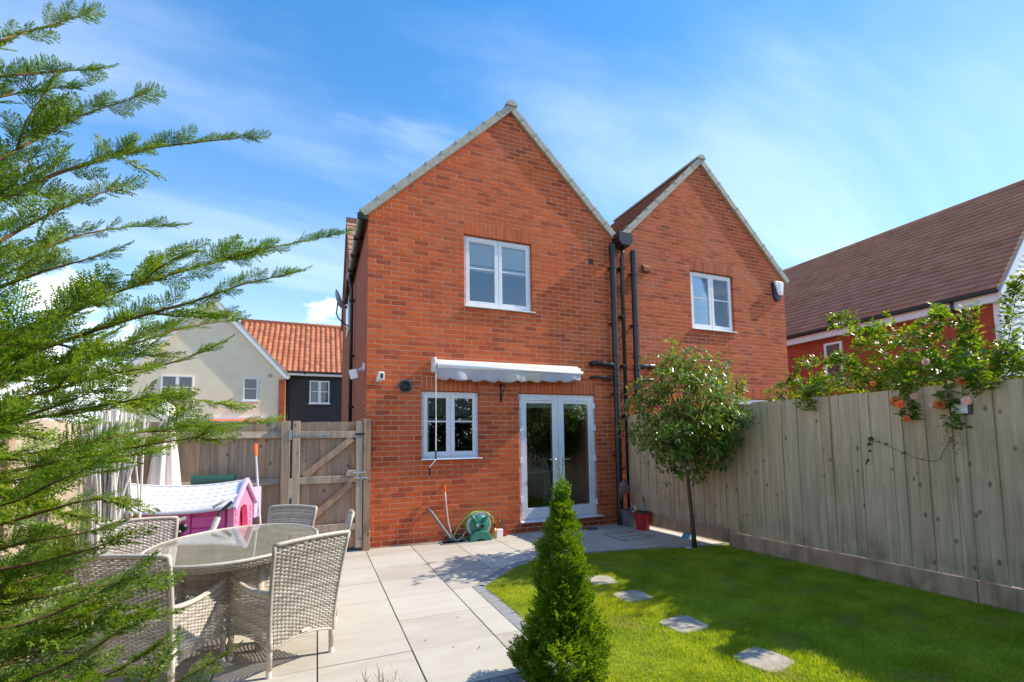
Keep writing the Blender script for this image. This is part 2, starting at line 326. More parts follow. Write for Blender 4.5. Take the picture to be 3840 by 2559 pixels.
def glass():
    t = NT('window_glass'); t.t.nodes.remove(t.b)
    tr = t.n('ShaderNodeBsdfTransparent'); tr.inputs[0].default_value = (.82, .86, .86, 1)
    gl = t.n('ShaderNodeBsdfGlossy'); gl.inputs['Roughness'].default_value = 0.015; gl.inputs['Color'].default_value = (.95, .97, 1, 1)
    lw = t.n('ShaderNodeLayerWeight'); lw.inputs['Blend'].default_value = 0.28
    b = t.n('ShaderNodeBump'); b.inputs['Strength'].default_value = 0.02; b.inputs['Distance'].default_value = 0.02; t.l(t.noise(t.coords(world=True), 1.6, 2), b.inputs['Height']); t.l(b.outputs[0], gl.inputs['Normal'])
    mx = t.n('ShaderNodeMixShader'); t.l(t.math('ADD', t.math('MULTIPLY', lw.outputs['Fresnel'], 1.0), 0.10, clamp=True), mx.inputs[0]); t.l(tr.outputs[0], mx.inputs[1]); t.l(gl.outputs[0], mx.inputs[2]); t.l(mx.outputs[0], t.out.inputs['Surface'])
    MATS['glass'] = t.mt
    t = NT('table_glass'); t.t.nodes.remove(t.b)
    tr = t.n('ShaderNodeBsdfTransparent'); tr.inputs[0].default_value = (.97, .98, .96, 1)
    gl = t.n('ShaderNodeBsdfGlossy'); gl.inputs['Roughness'].default_value = 0.02
    lw = t.n('ShaderNodeLayerWeight'); lw.inputs['Blend'].default_value = 0.20; mx = t.n('ShaderNodeMixShader')
    t.l(t.math('ADD', t.math('MULTIPLY', lw.outputs['Fresnel'], 0.5), 0.015, clamp=True), mx.inputs[0]); t.l(tr.outputs[0], mx.inputs[1]); t.l(gl.outputs[0], mx.inputs[2]); t.l(mx.outputs[0], t.out.inputs['Surface'])
    MATS['table_glass'] = t.mt
glass()
def foliage(name, c0, c1, c2, trans=0.35, rough=0.45, spec=0.4, scale=5.0, dead=None, deadlim=(0.66, 0.76), isl=0.5):
    t = NT(name); p = t.coords(world=True); n = t.noise(p, scale, 4, 0.6)
    rnd = t.n('ShaderNodeNewGeometry').outputs['Random Per Island']
    k = t.math('ADD', t.math('MULTIPLY', n, 1 - isl), t.math('MULTIPLY', rnd, isl))
    c = t.ramp(k, [(0.25, c0), (0.5, c1), (0.78, c2)])
    hv = t.n('ShaderNodeHueSaturation'); t.l(t.math('ADD', t.math('MULTIPLY', t.n('ShaderNodeObjectInfo').outputs['Random'], .4), .8), hv.inputs['Value']); t.l(t.math('ADD', t.math('MULTIPLY', t.noise(p, 1.3, 2), .05), .475), hv.inputs['Hue']); t.l(c, hv.inputs['Color']); c = hv.outputs[0]
    if dead: c = t.mix(t.ramp(t.noise(p, 2.6, 3), [(deadlim[0], (0, 0, 0)), (deadlim[1], (1, 1, 1))]), c, dead + (1,))
    t.set(c, rough, spec)
    tl = t.n('ShaderNodeBsdfTranslucent'); hs = t.n('ShaderNodeHueSaturation'); hs.inputs['Saturation'].default_value = 1.1; hs.inputs['Value'].default_value = 1.5; hs.inputs['Hue'].default_value = 0.485; t.l(c, hs.inputs['Color']); t.l(hs.outputs[0], tl.inputs['Color'])
    mx = t.n('ShaderNodeMixShader'); mx.inputs[0].default_value = trans; t.l(t.b.outputs[0], mx.inputs[1]); t.l(tl.outputs[0], mx.inputs[2]); t.l(mx.outputs[0], t.out.inputs['Surface'])
    MATS[name] = t.mt; return t.mt
foliage('cypress', (.075, .15, .016), (.175, .30, .032), (.34, .45, .065), 0.45, 0.5, 0.35, 4.0, dead=(.15, .075, .03), deadlim=(0.70, 0.78))
foliage('thuja', (.05, .12, .010), (.14, .255, .020), (.30, .41, .045), 0.42, 0.5, 0.35, 9.0, dead=(.20, .09, .03), deadlim=(0.76, 0.82))
foliage('bay_leaf', (.10, .185, .028), (.19, .30, .045), (.33, .42, .085), 0.38, 0.28, 0.9, 3.0)
foliage('rose_leaf', (.07, .14, .016), (.15, .25, .026), (.28, .36, .045), 0.45, 0.36, 0.5, 3.0)
foliage('hedge_leaf', (.02, .05, .012), (.04, .09, .02), (.07, .13, .03), 0.25, 0.4, 0.4, 2.0)
foliage('grass_blade', (.14, .21, .018), (.35, .44, .038), (.54, .57, .085), 0.45, 0.55, 0.3, 3.0, dead=(.34, .31, .11), deadlim=(0.55, 0.78), isl=0.32)
foliage('rose_petal', (.82, .22, .05), (.90, .33, .10), (.92, .48, .22), 0.35, 0.6, 0.2, 20)
foliage('rose_petal_pale', (.80, .50, .40), (.86, .62, .52), (.88, .70, .62), 0.35, 0.6, 0.2, 20)
foliage('dead_leaf', (.20, .13, .05), (.32, .23, .09), (.45, .34, .15), 0.3, 0.7, 0.2, 12)
foliage('reed', (.62, .58, .50), (.78, .76, .70), (.86, .84, .80), 0.15, 0.8, 0.2, 12)
# ---------------------------------------------------------------- roof materials
def roof_mat(name, cols, axis, w=0.3):
    t = NT(name); pos = t.n('ShaderNodeSeparateXYZ'); p = t.coords(world=True); t.l(p, pos.inputs[0])
    rnd = t.n('ShaderNodeObjectInfo').outputs['Random']
    u = t.math('DIVIDE', pos.outputs[{'x': 0, 'y': 1}[axis]], w); u = t.math('ADD', u, t.math('MULTIPLY', t.math('ROUND', t.math('MULTIPLY', rnd, 50)), 0.5))
    wn_ = t.n('ShaderNodeTexWhiteNoise', noise_dimensions='2D'); cb = t.n('ShaderNodeCombineXYZ'); t.l(t.math('FLOOR', u), cb.inputs[0]); t.l(rnd, cb.inputs[1]); t.l(cb.outputs[0], wn_.inputs['Vector'])
    c = t.ramp(t.math('ADD', t.math('MULTIPLY', wn_.outputs['Value'], 0.3), t.math('MULTIPLY', t.noise(p, 2.0, 5), 0.7)), [(0.2, cols[0]), (0.5, cols[1]), (0.8, cols[2])])
    fr = t.math('FRACT', u); jt = t.math('LESS_THAN', fr, 0.05)
    c = t.mix(t.math('MULTIPLY', jt, 0.12), c, tuple(x * 0.3 for x in cols[0]) + (1,))
    t.bump(t.noise(p, 50, 4), 0.3, 0.008)
    MATS[name] = t.set(c, 0.85, 0.3); return MATS[name]
roof_mat('roof_brown', [(.33, .145, .08), (.42, .195, .115), (.50, .25, .155)], 'y')
roof_mat('roof_house', [(.20, .095, .06), (.27, .13, .08), (.34, .175, .11)], 'y')
roof_mat('roof_front', [(.30, .15, .10), (.38, .20, .13), (.46, .26, .17)], 'x')
def pantile_mat():
    t = NT('pantile_clay'); rnd = t.n('ShaderNodeObjectInfo').outputs['Random']; p = t.coords(world=True)
    c = t.ramp(rnd, [(0, (.36, .115, .055)), (0.3, (.46, .165, .08)), (0.6, (.52, .20, .10)), (0.85, (.44, .15, .075)), (1, (.30, .10, .055))])
    c = t.mix(t.math('MULTIPLY', t.noise(p, 9, 5), 0.4), c, (.27, .10, .06, 1)); MATS['pantile_clay'] = t.set(c, 0.85, 0.3)
pantile_mat()

# ---------------------------------------------------------------- brick faces
Z0L = 64.2
def Lz(L): return (Z0L - L) * 0.075
def clip(poly, a, b, c):
    out = []
    for i in range(len(poly)):
        p, q = poly[i], poly[(i + 1) % len(poly)]; dp, dq = a * p[0] + b * p[1] - c, a * q[0] + b * q[1] - c
        if dp <= 0: out.append(p)
        if (dp < 0 < dq) or (dq < 0 < dp):
            k = dp / (dp - dq); out.append((p[0] + (q[0] - p[0]) * k, p[1] + (q[1] - p[1]) * k))
    return out
BD = 0.09                                    # depth of a brick into the wall
def brick_geo(mb, poly, y=0.0, rand=True):
    n = len(poly); cx = sum(p[0] for p in poly) / n; cz = sum(p[1] for p in poly) / n
    f0 = -0.0006 - random.random() * 0.0026; tx, tz = random.uniform(-.012, .012), random.uniform(-.022, .022); ch = 0.0035
    back, mid, fr = [], [], []
    for x, z in poly:
        d = f0 + (x - cx) * tx + (z - cz) * tz
        back.append((x, y + BD, z)); mid.append((x, y + d + ch, z))
        kx = x + (ch if x < cx else -ch); kz = z + (ch if z < cz else -ch)
        if rand: kx += random.uniform(-.0015, .0015); kz += random.uniform(-.0015, .0015)
        fr.append((kx, y + d, kz))
    v = back + mid + fr; fs = [tuple(range(2 * n, 3 * n))]
    for i in range(n):
        j = (i + 1) % n; fs.append((i, j, n + j, n + i)); fs.append((n + i, n + j, 2 * n + j, 2 * n + i))
    mb.add(v, fs)
def project_area(x, z):
    d = Vector((x, 0, z)) - CAM; return 1.0 / d.length_squared
FULL = {}
def brick_face(wall, x0, x1, planes, holes, soldiers, single, mass, keep=300, hidden=lambda x, z: False):
    pieces = []
    for L in range(-40, 65):
        zt, zb = Lz(L) - 0.005, Lz(L + 1) + 0.005
        if zb < -0.02 and zt < 0.02: continue
        s = -0.225 if L % 2 else -0.1125
        while s < x1 + 0.3:
            segs = [(max(s, x0) + (0.005 if s > x0 else 0.0), min(s + 0.225, x1) - (0.005 if s + 0.225 < x1 else 0.0))]
            s += 0.225
            for (hx0, hx1, hz0, hz1) in holes + soldiers:
                if zt <= hz0 + 0.02 or zb >= hz1 - 0.02: continue
                ns = []
                for a, b in segs:
                    if b <= hx0 or a >= hx1: ns.append((a, b)); continue
                    if a < hx0 - 0.02: ns.append((a, hx0))
                    if b > hx1 + 0.02: ns.append((hx1, b))
                segs = ns
            for a, b in segs:
                if b - a < 0.02: continue
                poly = [(a, zb), (b, zb), (b, zt), (a, zt)]; n0 = len(poly)
                for pl_ in planes: poly = clip(poly, *pl_) if poly else poly
                if len(poly) < 3: continue
                ar = abs(sum(poly[i][0] * poly[(i + 1) % len(poly)][1] - poly[(i + 1) % len(poly)][0] * poly[i][1] for i in range(len(poly)))) / 2
                if ar < 0.0012: continue
                pieces.append((poly, ar))
    for (a, b, zb, zt) in soldiers:           # bricks on end over the openings
        n = round((b - a) / 0.075); w = (b - a) / n
        for i in range(n): pieces.append(([(a + i * w + .005, zb + .003), (a + (i + 1) * w - .005, zb + .003), (a + (i + 1) * w - .005, zt - .005), (a + i * w + .005, zt - .005)], 0.0138))
    def score(pc):
        x = sum(p[0] for p in pc[0]) / len(pc[0]); z = sum(p[1] for p in pc[0]) / len(pc[0])
        return -1 if hidden(x, z) else pc[1] * project_area(x, z)
    pieces.sort(key=score, reverse=True)
    for poly, ar in pieces[:keep]:
        a, zb = min(p[0] for p in poly), min(p[1] for p in poly); w = max(p[0] for p in poly) - a; h = max(p[1] for p in poly) - zb
        cx, cz = a + w / 2, zb + h / 2; key = None
        if len(poly) == 4: key = (round(w, 3), round(h, 3), random.randrange(8))
        if key is None or key not in FULL or FULL[key].materials[0] is not MATS[single]:
            mb = MB(); brick_geo(mb, [(p[0] - cx, p[1] - cz) for p in poly]); me = mb.mesh('brick', MATS[single])
            if key: FULL[key] = me
        else: me = FULL[key]
        inst('brick', me, (cx, 0, cz), wall)
    mb = MB()
    for poly, ar in pieces[keep:]: brick_geo(mb, poly)
    o = mb.build('brickwork', MATS[mass], wall); tag(o, kind='stuff')
def wall_slab(mb, x0, x1, ztop, holes, y0=0.0022, y1=0.30):
    xs = sorted({x0, x1} | {h[0] - .006 for h in holes} | {h[1] + .006 for h in holes})
    for a, b in zip(xs, xs[1:]):
        cut = sorted([(h[2] - .006, h[3] + .006) for h in holes if h[0] - .007 <= a and b <= h[1] + .007]); z = -0.05
        for c0, c1 in cut: mb.box(a, b, y0, y1, z, c0); z = c1
        mb.box(a, b, y0, y1, z, ztop)

# ---------------------------------------------------------------- windows and doors
def ring(mb, x0, x1, z0, z1, w, y0, y1, wb=None, wt=None):
    wb = wb or w; wt = wt or w
    mb.box(x0, x0 + w, y0, y1, z0, z1); mb.box(x1 - w, x1, y0, y1, z0, z1); mb.box(x0 + w, x1 - w, y0, y1, z0, z0 + wb); mb.box(x0 + w, x1 - w, y0, y1, z1 - wt, z1)
def room(mb, x0, x1, y0, y1, z0, z1):
    v = [(x0, y0, z0), (x1, y0, z0), (x1, y1, z0), (x0, y1, z0), (x0, y0, z1), (x1, y0, z1), (x1, y1, z1), (x0, y1, z1)]
    mb.add(v, [(0, 1, 2, 3), (4, 7, 6, 5), (1, 5, 6, 2), (2, 6, 7, 3), (3, 7, 4, 0)])
def window(parent, x0, x1, z0, z1, y=0.055, bars=0.55, sashes=2, blind=None, blind_drop=0.4, sill=True, vents=True, label=None, depth=1.4, full_slats=False):
    mb = MB(); fz = z0 + (0.028 if sill else 0); ring(mb, x0 + .002, x1 - .002, fz, z1 - .004, 0.045, y, y + .07)
    if sashes == 2: mb.box((x0 + x1) / 2 - .018, (x0 + x1) / 2 + .018, y + .001, y + .068, fz + .045, z1 - .049)
    w = mb.build('window', MATS['white_upvc'], parent, bevel=0.004)
    if label: w['label'] = label
    n = sashes; e = 0.03; sp = (x1 - x0 - 2 * e) / n
    for i in range(n):
        a, b = x0 + e + i * sp + .004, x0 + e + (i + 1) * sp - .004; c, d = fz + e + .003, z1 - e - .003
        mb = MB(); ring(mb, a, b, c, d, 0.062, y - .014, y + .02, 0.066, 0.07); mb.build('sash', MATS['white_upvc'], w, bevel=0.005)
        MB().box(a + .056, b - .056, y + .0, y + .006, c + .06, d - .064).build('pane', MATS['glass'], w)
        if bars:
            zb = c + (d - c) * bars; MB().box(a + .058, b - .058, y - .004, y + .012, zb - .010, zb + .010).build('glazing_bar', MATS['white_upvc'], w)
        if vents:
            MB().box(a + .05, b - .09, y - .026, y - .0142, d - .05, d - .030).build('trickle_vent', MATS['white_upvc'], w, bevel=0.003)
        if blind:
            mb = MB(); k = 0; z = d - .08; zend = c + .07 if full_slats else d - (d - c) * blind_drop
            while z > zend:
                mb.obox(((a + b) / 2, y + .032, z), ((b - a) / 2 - .05, 0, 0), (0, .008, -.017) if not full_slats else (0, .011, -.017), (0, .0006, .001)); z -= 0.036 if not full_slats else 0.046
            if not full_slats: mb.box(a + .05, b - .05, y + .022, y + .042, z - .09, z - .01)
            mb.build('blind', MATS[blind], w)
    if sill: MB().prism([(-.045, z0 + .004), (-.045, z0 + .02), (y + .02, z0 + .03), (y + .02, z0 + .002)], 'x', x0 - .006, x1 + .035).build('sill', MATS['white_upvc'], w, bevel=0.004)
    mb = MB(); room(mb, x0 - .3, x1 + .3, y + .085, y + depth, z0 - .3, z1 + .2); mb.build('interior', MATS['interior'], w)
    return w
def french_door(parent, x0, x1, z0, z1, y=0.05):
    mb = MB(); ring(mb, x0 + .002, x1 - .002, z0 + .02, z1 - .004, 0.05, y, y + .07); d0 = mb.build('french_door', MATS['white_upvc'], parent, bevel=0.004)
    MB().prism([(-.06, z0), (-.06, z0 + .022), (y + .03, z0 + .036), (y + .03, z0)], 'x', x0 - .004, x1 + .06).build('threshold', MATS['white_upvc'], d0, bevel=0.004)
    xm = (x0 + x1) / 2
    for i, (a, b) in enumerate(((x0 + .04, xm - .003), (xm + .003, x1 - .04))):
        c, d = z0 + .05, z1 - .035
        mb = MB(); ring(mb, a, b, c, d, 0.105, y - .016, y + .03, 0.17, 0.125); mb.build('door_leaf', MATS['white_upvc'], d0, bevel=0.005)
        MB().box(a + .10, b - .10, y + .0, y + .007, c + .165, d - .12).build('pane', MATS['glass'], d0)
        mb = MB(); ring(mb, a + .104, b - .104, c + .169, d - .124, .012, y + .03, y + .05); mb.build('blind_frame', MATS['pale_plastic'], d0)
        MB().box(a + .118, b - .118, y + .034, y + .06, d - .20, d - .138).build('blind_box', MATS['grey_rim'], d0)
        MB().box(a + .13, b - .10, y - .032, y - .0162, d - .075, d - .050).build('trickle_vent', MATS['white_upvc'], d0, bevel=0.003)
        hx = b - .055 if i == 0 else a + .055; sg = -1 if i == 0 else 1; hz = z0 + 0.98
        h = MB().box(hx - .016, hx + .016, y - .026, y - .016, hz - .15, hz + .06).build('handle', MATS['white_upvc'], d0, bevel=0.004)
        MB().tube([(hx, y - .024, hz + .02), (hx, y - .06, hz + .02), (hx + sg * .03, y - .068, hz + .02), (hx + sg * .14, y - .068, hz + .02)], .010, 8).build('lever', MATS['galvanised'], h, smooth=True)
        MB().box(hx - .005, hx + .005, y - .030, y - .026, hz - .10, hz - .06).build('keyhole', MATS['black_plastic'], h)
        hxg = x0 + .045 if i == 0 else x1 - .045
        for q in (0.16, 0.47, 0.73, 0.92) if i == 0 else (0.10, 0.47, 0.73, 0.92):
            zz = c + (d - c) * q; mb = MB(); mb.box(hxg - .022, hxg + .022, y - .036, y - .0162, zz - .045, zz + .045); mb.tube([(hxg - .022 * sg * -1, y - .04, zz - .05), (hxg - .022 * sg * -1, y - .04, zz + .05)], .009, 8)
            mb.build('hinge', MATS['white_upvc'], d0, bevel=0.003)
    mb = MB(); room(mb, x0 - .6, x1 + .5, y + .09, 3.0, 0.12, z1 + .3); it = mb.build('interior', MATS['interior'], d0)
    mb = MB(); mb.box(2.9, 3.75, 1.4, 2.0, .85, .89); [mb.box(x, x + .05, yy, yy + .05, .12, .85) for x in (2.92, 3.68) for yy in (1.42, 1.93)]
    mb.build('indoor_table', MATS['white_paint'], d0)
    return d0

# ---------------------------------------------------------------- roofs
def course_slope(parent, e, r, y0, y1, mat, gauge=0.30, axis='y', thick=.022):
    e, r = Vector((e[0], e[1])), Vector((r[0], r[1])); L = (r - e).length; t = (r - e) / L; n = Vector((-t.y, t.x))
    if n.y < 0: n = -n
    k = max(1, round(L / gauge)); g = L / k
    for i in range(k):
        a = e + t * (i * g); b = e + t * min(L, (i + 1) * g + .06)
        lift = .030 if thick < .04 else .045; poly = [a + n * lift, b + n * .004, b + n * (.004 + thick), a + n * (lift + thick)]
        MB().prism([tuple(p) for p in poly], axis, y0, y1).build('tile_course', MATS[mat], parent)
VERGE = None
def verge_mesh():
    mb = MB(); mb.box(0, .352, -.060, -.004, -.075, .022); mb.box(0, .352, -.0598, .06, .0222, .036); mb.box(.330, .358, -.066, .03, -.01, .050)
    return mb.mesh('verge_tile', MATS['verge_grey'])
def verge(parent, e, r, y=0.0, unit=0.335):
    global VERGE
    VERGE = VERGE or verge_mesh(); dx, dz = r[0] - e[0], r[1] - e[1]; L = math.hypot(dx, dz); k = max(1, round(L / unit)); ang = math.atan2(dz, abs(dx)); sx = L / k / unit
    for i in range(k):
        p = (e[0] + dx * i / k, y, e[1] + dz * i / k); jit = random.uniform(-.004, .004)
        inst('verge_tile', VERGE, (p[0], p[1] + jit, p[2]), parent, (0, -ang if dx > 0 else ang, 0), (sx if dx > 0 else -sx, 1, 1))
def ridge_cap(parent, x, z, y0, y1, mat='verge_grey', n=9):
    k = max(1, round((y1 - y0) / .45))
    for i in range(min(k, 8)):
        a = y0 + i * .45; mb = MB()
        pts = [(x + .105 * math.cos(math.pi * j / n) , z + .09 * math.sin(math.pi * j / n)) for j in range(n + 1)]
        mb.prism(pts, 'y', a, a + .44); mb.build('ridge_tile', MATS[mat], parent)

# ---------------------------------------------------------------- the two brick houses
PX = 4.36                                    # party line
PK1, PK2, XR = 2.287, 6.44, 8.70
EZ, PZ = 4.93, 7.13
H1 = thing('brick_house', (0, 0, 0), 'orange-red brick house with patio doors and the taller-looking near gable', 'house')
H2 = thing('brick_house', (PX, 0, 0), 'adjoining brick gable house behind the right-hand fence with a white alarm box', 'house')
up1 = (1.4625, 2.64, Lz(16), Lz(0)); lo1 = (0.7875, 1.6875, Lz(48), Lz(34)); dr1 = (2.3625, 3.825, Lz(62), Lz(34))
s1 = (PZ - EZ) / PK1; s1r = (PZ - 5.16) / (PX - PK1); s2 = (PZ - 5.16) / (PK2 - PX); s2r = (PZ - EZ) / (XR - PK2)
holes1 = [up1, lo1, dr1]; sold1 = [(h[0] - .0, h[1] + .0, h[3], h[3] + .225) for h in holes1]
mb = MB(); wall_slab(mb, 0.003, PX, 4.9, holes1)
mb.prism([(0.003, 4.9), (PX, 4.9), (PX, 5.15), (PK1, PZ - .01), (0.003, EZ - .01)], 'y', 0.0022, 0.30)
w1 = mb.build('wall', MATS['mortar'], H1)
brick_face(w1, 0.0, PX, [(-s1, 1, EZ), (s1r, 1, PZ + s1r * PK1)], holes1, sold1, 'brick_single', 'brick_mass', 300, lambda x, z: z < 1.2 and 2.2 < x < 3.2)
up2 = (6.075, 7.2, Lz(16), Lz(0)); lo2 = (7.0, 8.1, Lz(48), Lz(34))
holes2 = [up2, lo2]; sold2 = [(h[0], h[1], h[3], h[3] + .225) for h in holes2]
mb = MB(); wall_slab(mb, PX + .001, XR, 4.9, holes2)
mb.prism([(PX + .001, 4.9), (XR, 4.9), (XR, EZ - .01), (PK2, PZ - .01), (PX + .001, 5.15)], 'y', 0.0022, 0.30)
w2 = mb.build('wall', MATS['mortar'], H2)
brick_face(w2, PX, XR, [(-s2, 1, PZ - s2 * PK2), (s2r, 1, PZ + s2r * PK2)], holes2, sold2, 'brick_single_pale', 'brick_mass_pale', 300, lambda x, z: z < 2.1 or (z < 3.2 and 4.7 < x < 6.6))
# side walls and the front range whose ridge runs across
YB, YF, YR = 3.25, 8.0, 5.62
mb = MB(); mb.prism([(.302, 0), (YF, 0), (YF, EZ), (YR, PZ), (YB, EZ), (.302, EZ)], 'x', 0.0, .25); mb.build('side_wall', MATS['brick_side'], H1)
MB().box(0.002, .25, .09, .3018, -.05, EZ).build('corner_wall', MATS['brick_side'], H1)
mb = MB(); mb.prism([(.302, 0), (YF, 0), (YF, EZ), (YR, PZ), (YB, EZ), (.302, EZ)], 'x', XR - .25, XR); mb.build('side_wall', MATS['brick_side'], H2)
r1 = MB().prism([(-.02, EZ + .0), (PK1, PZ + .02), (PX, 5.17), (PX, 5.0), (PK1, PZ - .14), (-.02, EZ - .12)], 'y', .02, 4.6).build('roof', MATS['roof_house'], H1)
course_slope(r1, (-.09, EZ - .05), (PK1, PZ + .03), -.04, 5.4, 'roof_house'); course_slope(r1, (PX + .02, 5.16), (PK1, PZ + .03), -.04, 5.4, 'roof_house')
verge(r1, (-.10, EZ - .05), (PK1 + .01, PZ + .055)); verge(r1, (PX - .015, 5.18), (PK1 - .01, PZ + .055)); ridge_cap(r1, PK1, PZ + .03, -.09, 3.2)
r2_ = MB().prism([(PX, 5.17), (PK2, PZ + .02), (XR + .02, EZ), (XR + .02, EZ - .12), (PK2, PZ - .14), (PX, 5.0)], 'y', .02, 4.6).build('roof', MATS['roof_house'], H2)
course_slope(r2_, (PX - .02, 5.16), (PK2, PZ + .03), -.04, 5.4, 'roof_house'); course_slope(r2_, (XR + .09, EZ - .05), (PK2, PZ + .03), -.04, 5.4, 'roof_house')
verge(r2_, (PX + .015, 5.18), (PK2 + .01, PZ + .055)); verge(r2_, (XR + .10, EZ - .05), (PK2 - .01, PZ + .055)); ridge_cap(r2_, PK2, PZ + .03, -.09, 3.2)
for hh, xa, xb in ((H1, -.05, PX), (H2, PX, XR + .05)):
    fr = MB().prism([(YB - .1, EZ - .1), (YR, PZ - .05), (YF + .1, EZ - .1)], 'x', xa + .25, xb - .02).build('front_roof', MATS['roof_front'], hh)
    course_slope(fr, (YB - .12, EZ - .08), (YR, PZ + .03), xa, xb, 'roof_front', axis='x'); course_slope(fr, (YF + .12, EZ - .08), (YR, PZ + .03), xa, xb, 'roof_front', axis='x')
    MB().tube([(xa, YR, PZ + .05), (xb, YR, PZ + .05)], .11, 12).build('ridge_tile', MATS['roof_front'], fr, smooth=True)
window(H1, *up1, blind='blind_white', blind_drop=.38, label='upper window reflecting blue sky')
window(H1, *lo1, blind='blind_taupe', blind_drop=.36, label='kitchen window with a part-lowered blind')
french_door(H1, *dr1)
window(H2, *up2, blind='blind_white', full_slats=True, label='upper window with white slatted shutters')
window(H2, *lo2)
window(H1, 0, 1, 0, 1) if False else None
# side window of the front range (seen edge on) and black gutter with its downpipe
mb = MB(); mb.box(-.03, .03, 4.45, 5.55, 4.12, 5.10); sw = mb.build('window', MATS['white_upvc'], H1, bevel=.006)
MB().box(-.034, -.026, 4.55, 5.45, 4.2, 5.02).build('pane', MATS['glass'], sw)
g = thing('gutter', (-.09, 0, EZ - .08), 'black gutter and downpipe along the left side of the near brick house', 'gutter')
mb = MB(); n = 10; prof = [(-.085 + .062 * math.cos(math.pi + math.pi * j / n), EZ - .075 + .07 * math.sin(math.pi + math.pi * j / n)) for j in range(n + 1)]
inner = [(-.085 + .056 * math.cos(math.pi + math.pi * j / n), EZ - .075 + .064 * math.sin(math.pi + math.pi * j / n)) for j in range(n + 1)][::-1]
mb.prism(prof + inner, 'y', -.03, 3.15); mb.build('trough', MATS['black_plastic'], g)
for y in (-.02, .8, 1.6, 2.4, 3.1): MB().box(-.155, -.014, y - .02, y + .02, EZ - .155, EZ - .06).build('bracket', MATS['black_plastic'], g, bevel=.01)
MB().tube([(-.085, 2.7, EZ - .13), (-.085, 2.7, EZ - .30), (-.065, 2.7, EZ - .40), (-.065, 2.7, 0)], .034, 12).build('downpipe', MATS['black_plastic'], g, smooth=True)
for z in (4.3, 3.2, 2.2, 1.2): MB().box(-.11, .0, 2.64, 2.76, z - .02, z + .02).build('pipe_clip', MATS['black_plastic'], g, bevel=.006)

# ---------------------------------------------------------------- pipes between the gables
def soil_pipe(x, ztop, zbot, label, yc=-.115, arms=(), r=.055):
    t = thing('soil_pipe', (x, yc, zbot), label, 'drainpipe', 'black soil pipes on the house wall')
    MB().tube([(x, yc, zbot), (x, yc, ztop)], r, 18).build('pipe', MATS['black_plastic'], t, smooth=False, autosmooth=True)
    mb = MB(); mb.lathe([(r + .006, ztop - .14), (r + .006, ztop + .0), (r - .012, ztop + .02)], (x, yc, 0), 18); mb.build('cap', MATS['black_plastic'], t, autosmooth=True)
    for z in ([ztop - .42, 3.55, 2.28, 1.2] if zbot < 1 else [ztop - .42, 3.55, 2.5]):
        mb = MB(); mb.lathe([(r + .003, z - .018), (r + .008, z - .012), (r + .008, z + .012), (r + .003, z + .018)], (x, yc, 0), 18); mb.box(x - .02, x + .02, yc + r, .0, z - .012, z + .012); mb.box(x - r - .035, x + r + .035, yc + r - .01, yc + r + .006, z - .014, z + .014); mb.build('pipe_clip', MATS['black_plastic'], t)
    for z in (2.98, 2.74, 2.62, 2.45) if arms else (2.98, 2.5):
        mb = MB(); mb.lathe([(r + .002, z - .03), (r + .012, z - .022), (r + .012, z + .022), (r + .002, z + .03)], (x, yc, 0), 18); mb.build('collar', MATS['black_plastic'], t, autosmooth=True)
    for (dx, z, rr) in arms:
        s = 1 if dx > 0 else -1
        mb = MB(); mb.tube([(x, yc, z - .03), (x + s * .09, yc, z), (x + dx - s * .06, yc, z + abs(dx) * .03), (x + dx - s * .015, yc + .02, z + abs(dx) * .03), (x + dx, yc + .06, z + abs(dx) * .03), (x + dx, .01, z + abs(dx) * .03)], rr, 14)
        mb.build('branch_pipe', MATS['black_plastic'], t, smooth=True)
        for q in (.3, .62): 
            mb = MB(); mb.lathe([(rr + .001, -.02), (rr + .009, -.014), (rr + .009, .014), (rr + .001, .02)], (x + dx * q, yc, z + abs(dx * q) * .03), 14, axis='x'); mb.build('collar', MATS['black_plastic'], t, autosmooth=True)
    return t
soil_pipe(4.19, 4.99, 0.0, 'black soil pipe nearest the patio doors, running down to the ground', arms=((-.44, 2.80, .048), (-.46, 2.555, .024)))
soil_pipe(4.64, 4.93, 0.9, 'right-hand black soil pipe disappearing behind the garden fence', arms=((.42, 2.80, .048), (.40, 2.55, .022)))
t = thing('rainwater_pipe', (4.40, -.1, 0), 'slim black rainwater pipe under the square hopper in the roof valley', 'drainpipe')
mb = MB(); mb.prism([(4.26, 5.22), (4.56, 5.22), (4.56, 5.06), (4.50, 4.98), (4.32, 4.98), (4.26, 5.06)], 'y', -.24, -.01); mb.build('hopper', MATS['black_plastic'], t, bevel=.008)
MB().tube([(4.41, -.11, 4.99), (4.41, -.11, 4.85), (4.40, -.085, 4.75), (4.40, -.085, 0.05)], .034, 14).build('pipe', MATS['black_plastic'], t, smooth=True)
for z in (4.6, 3.7, 2.8, 1.9): MB().box(4.345, 4.455, -.12, .0, z - .02, z + .02).build('pipe_clip', MATS['black_plastic'], t, bevel=.006)
MB().box(4.30, 4.42, -.02, 3.2, 5.17, 5.20).build('valley_lead', MATS['verge_grey'], t)

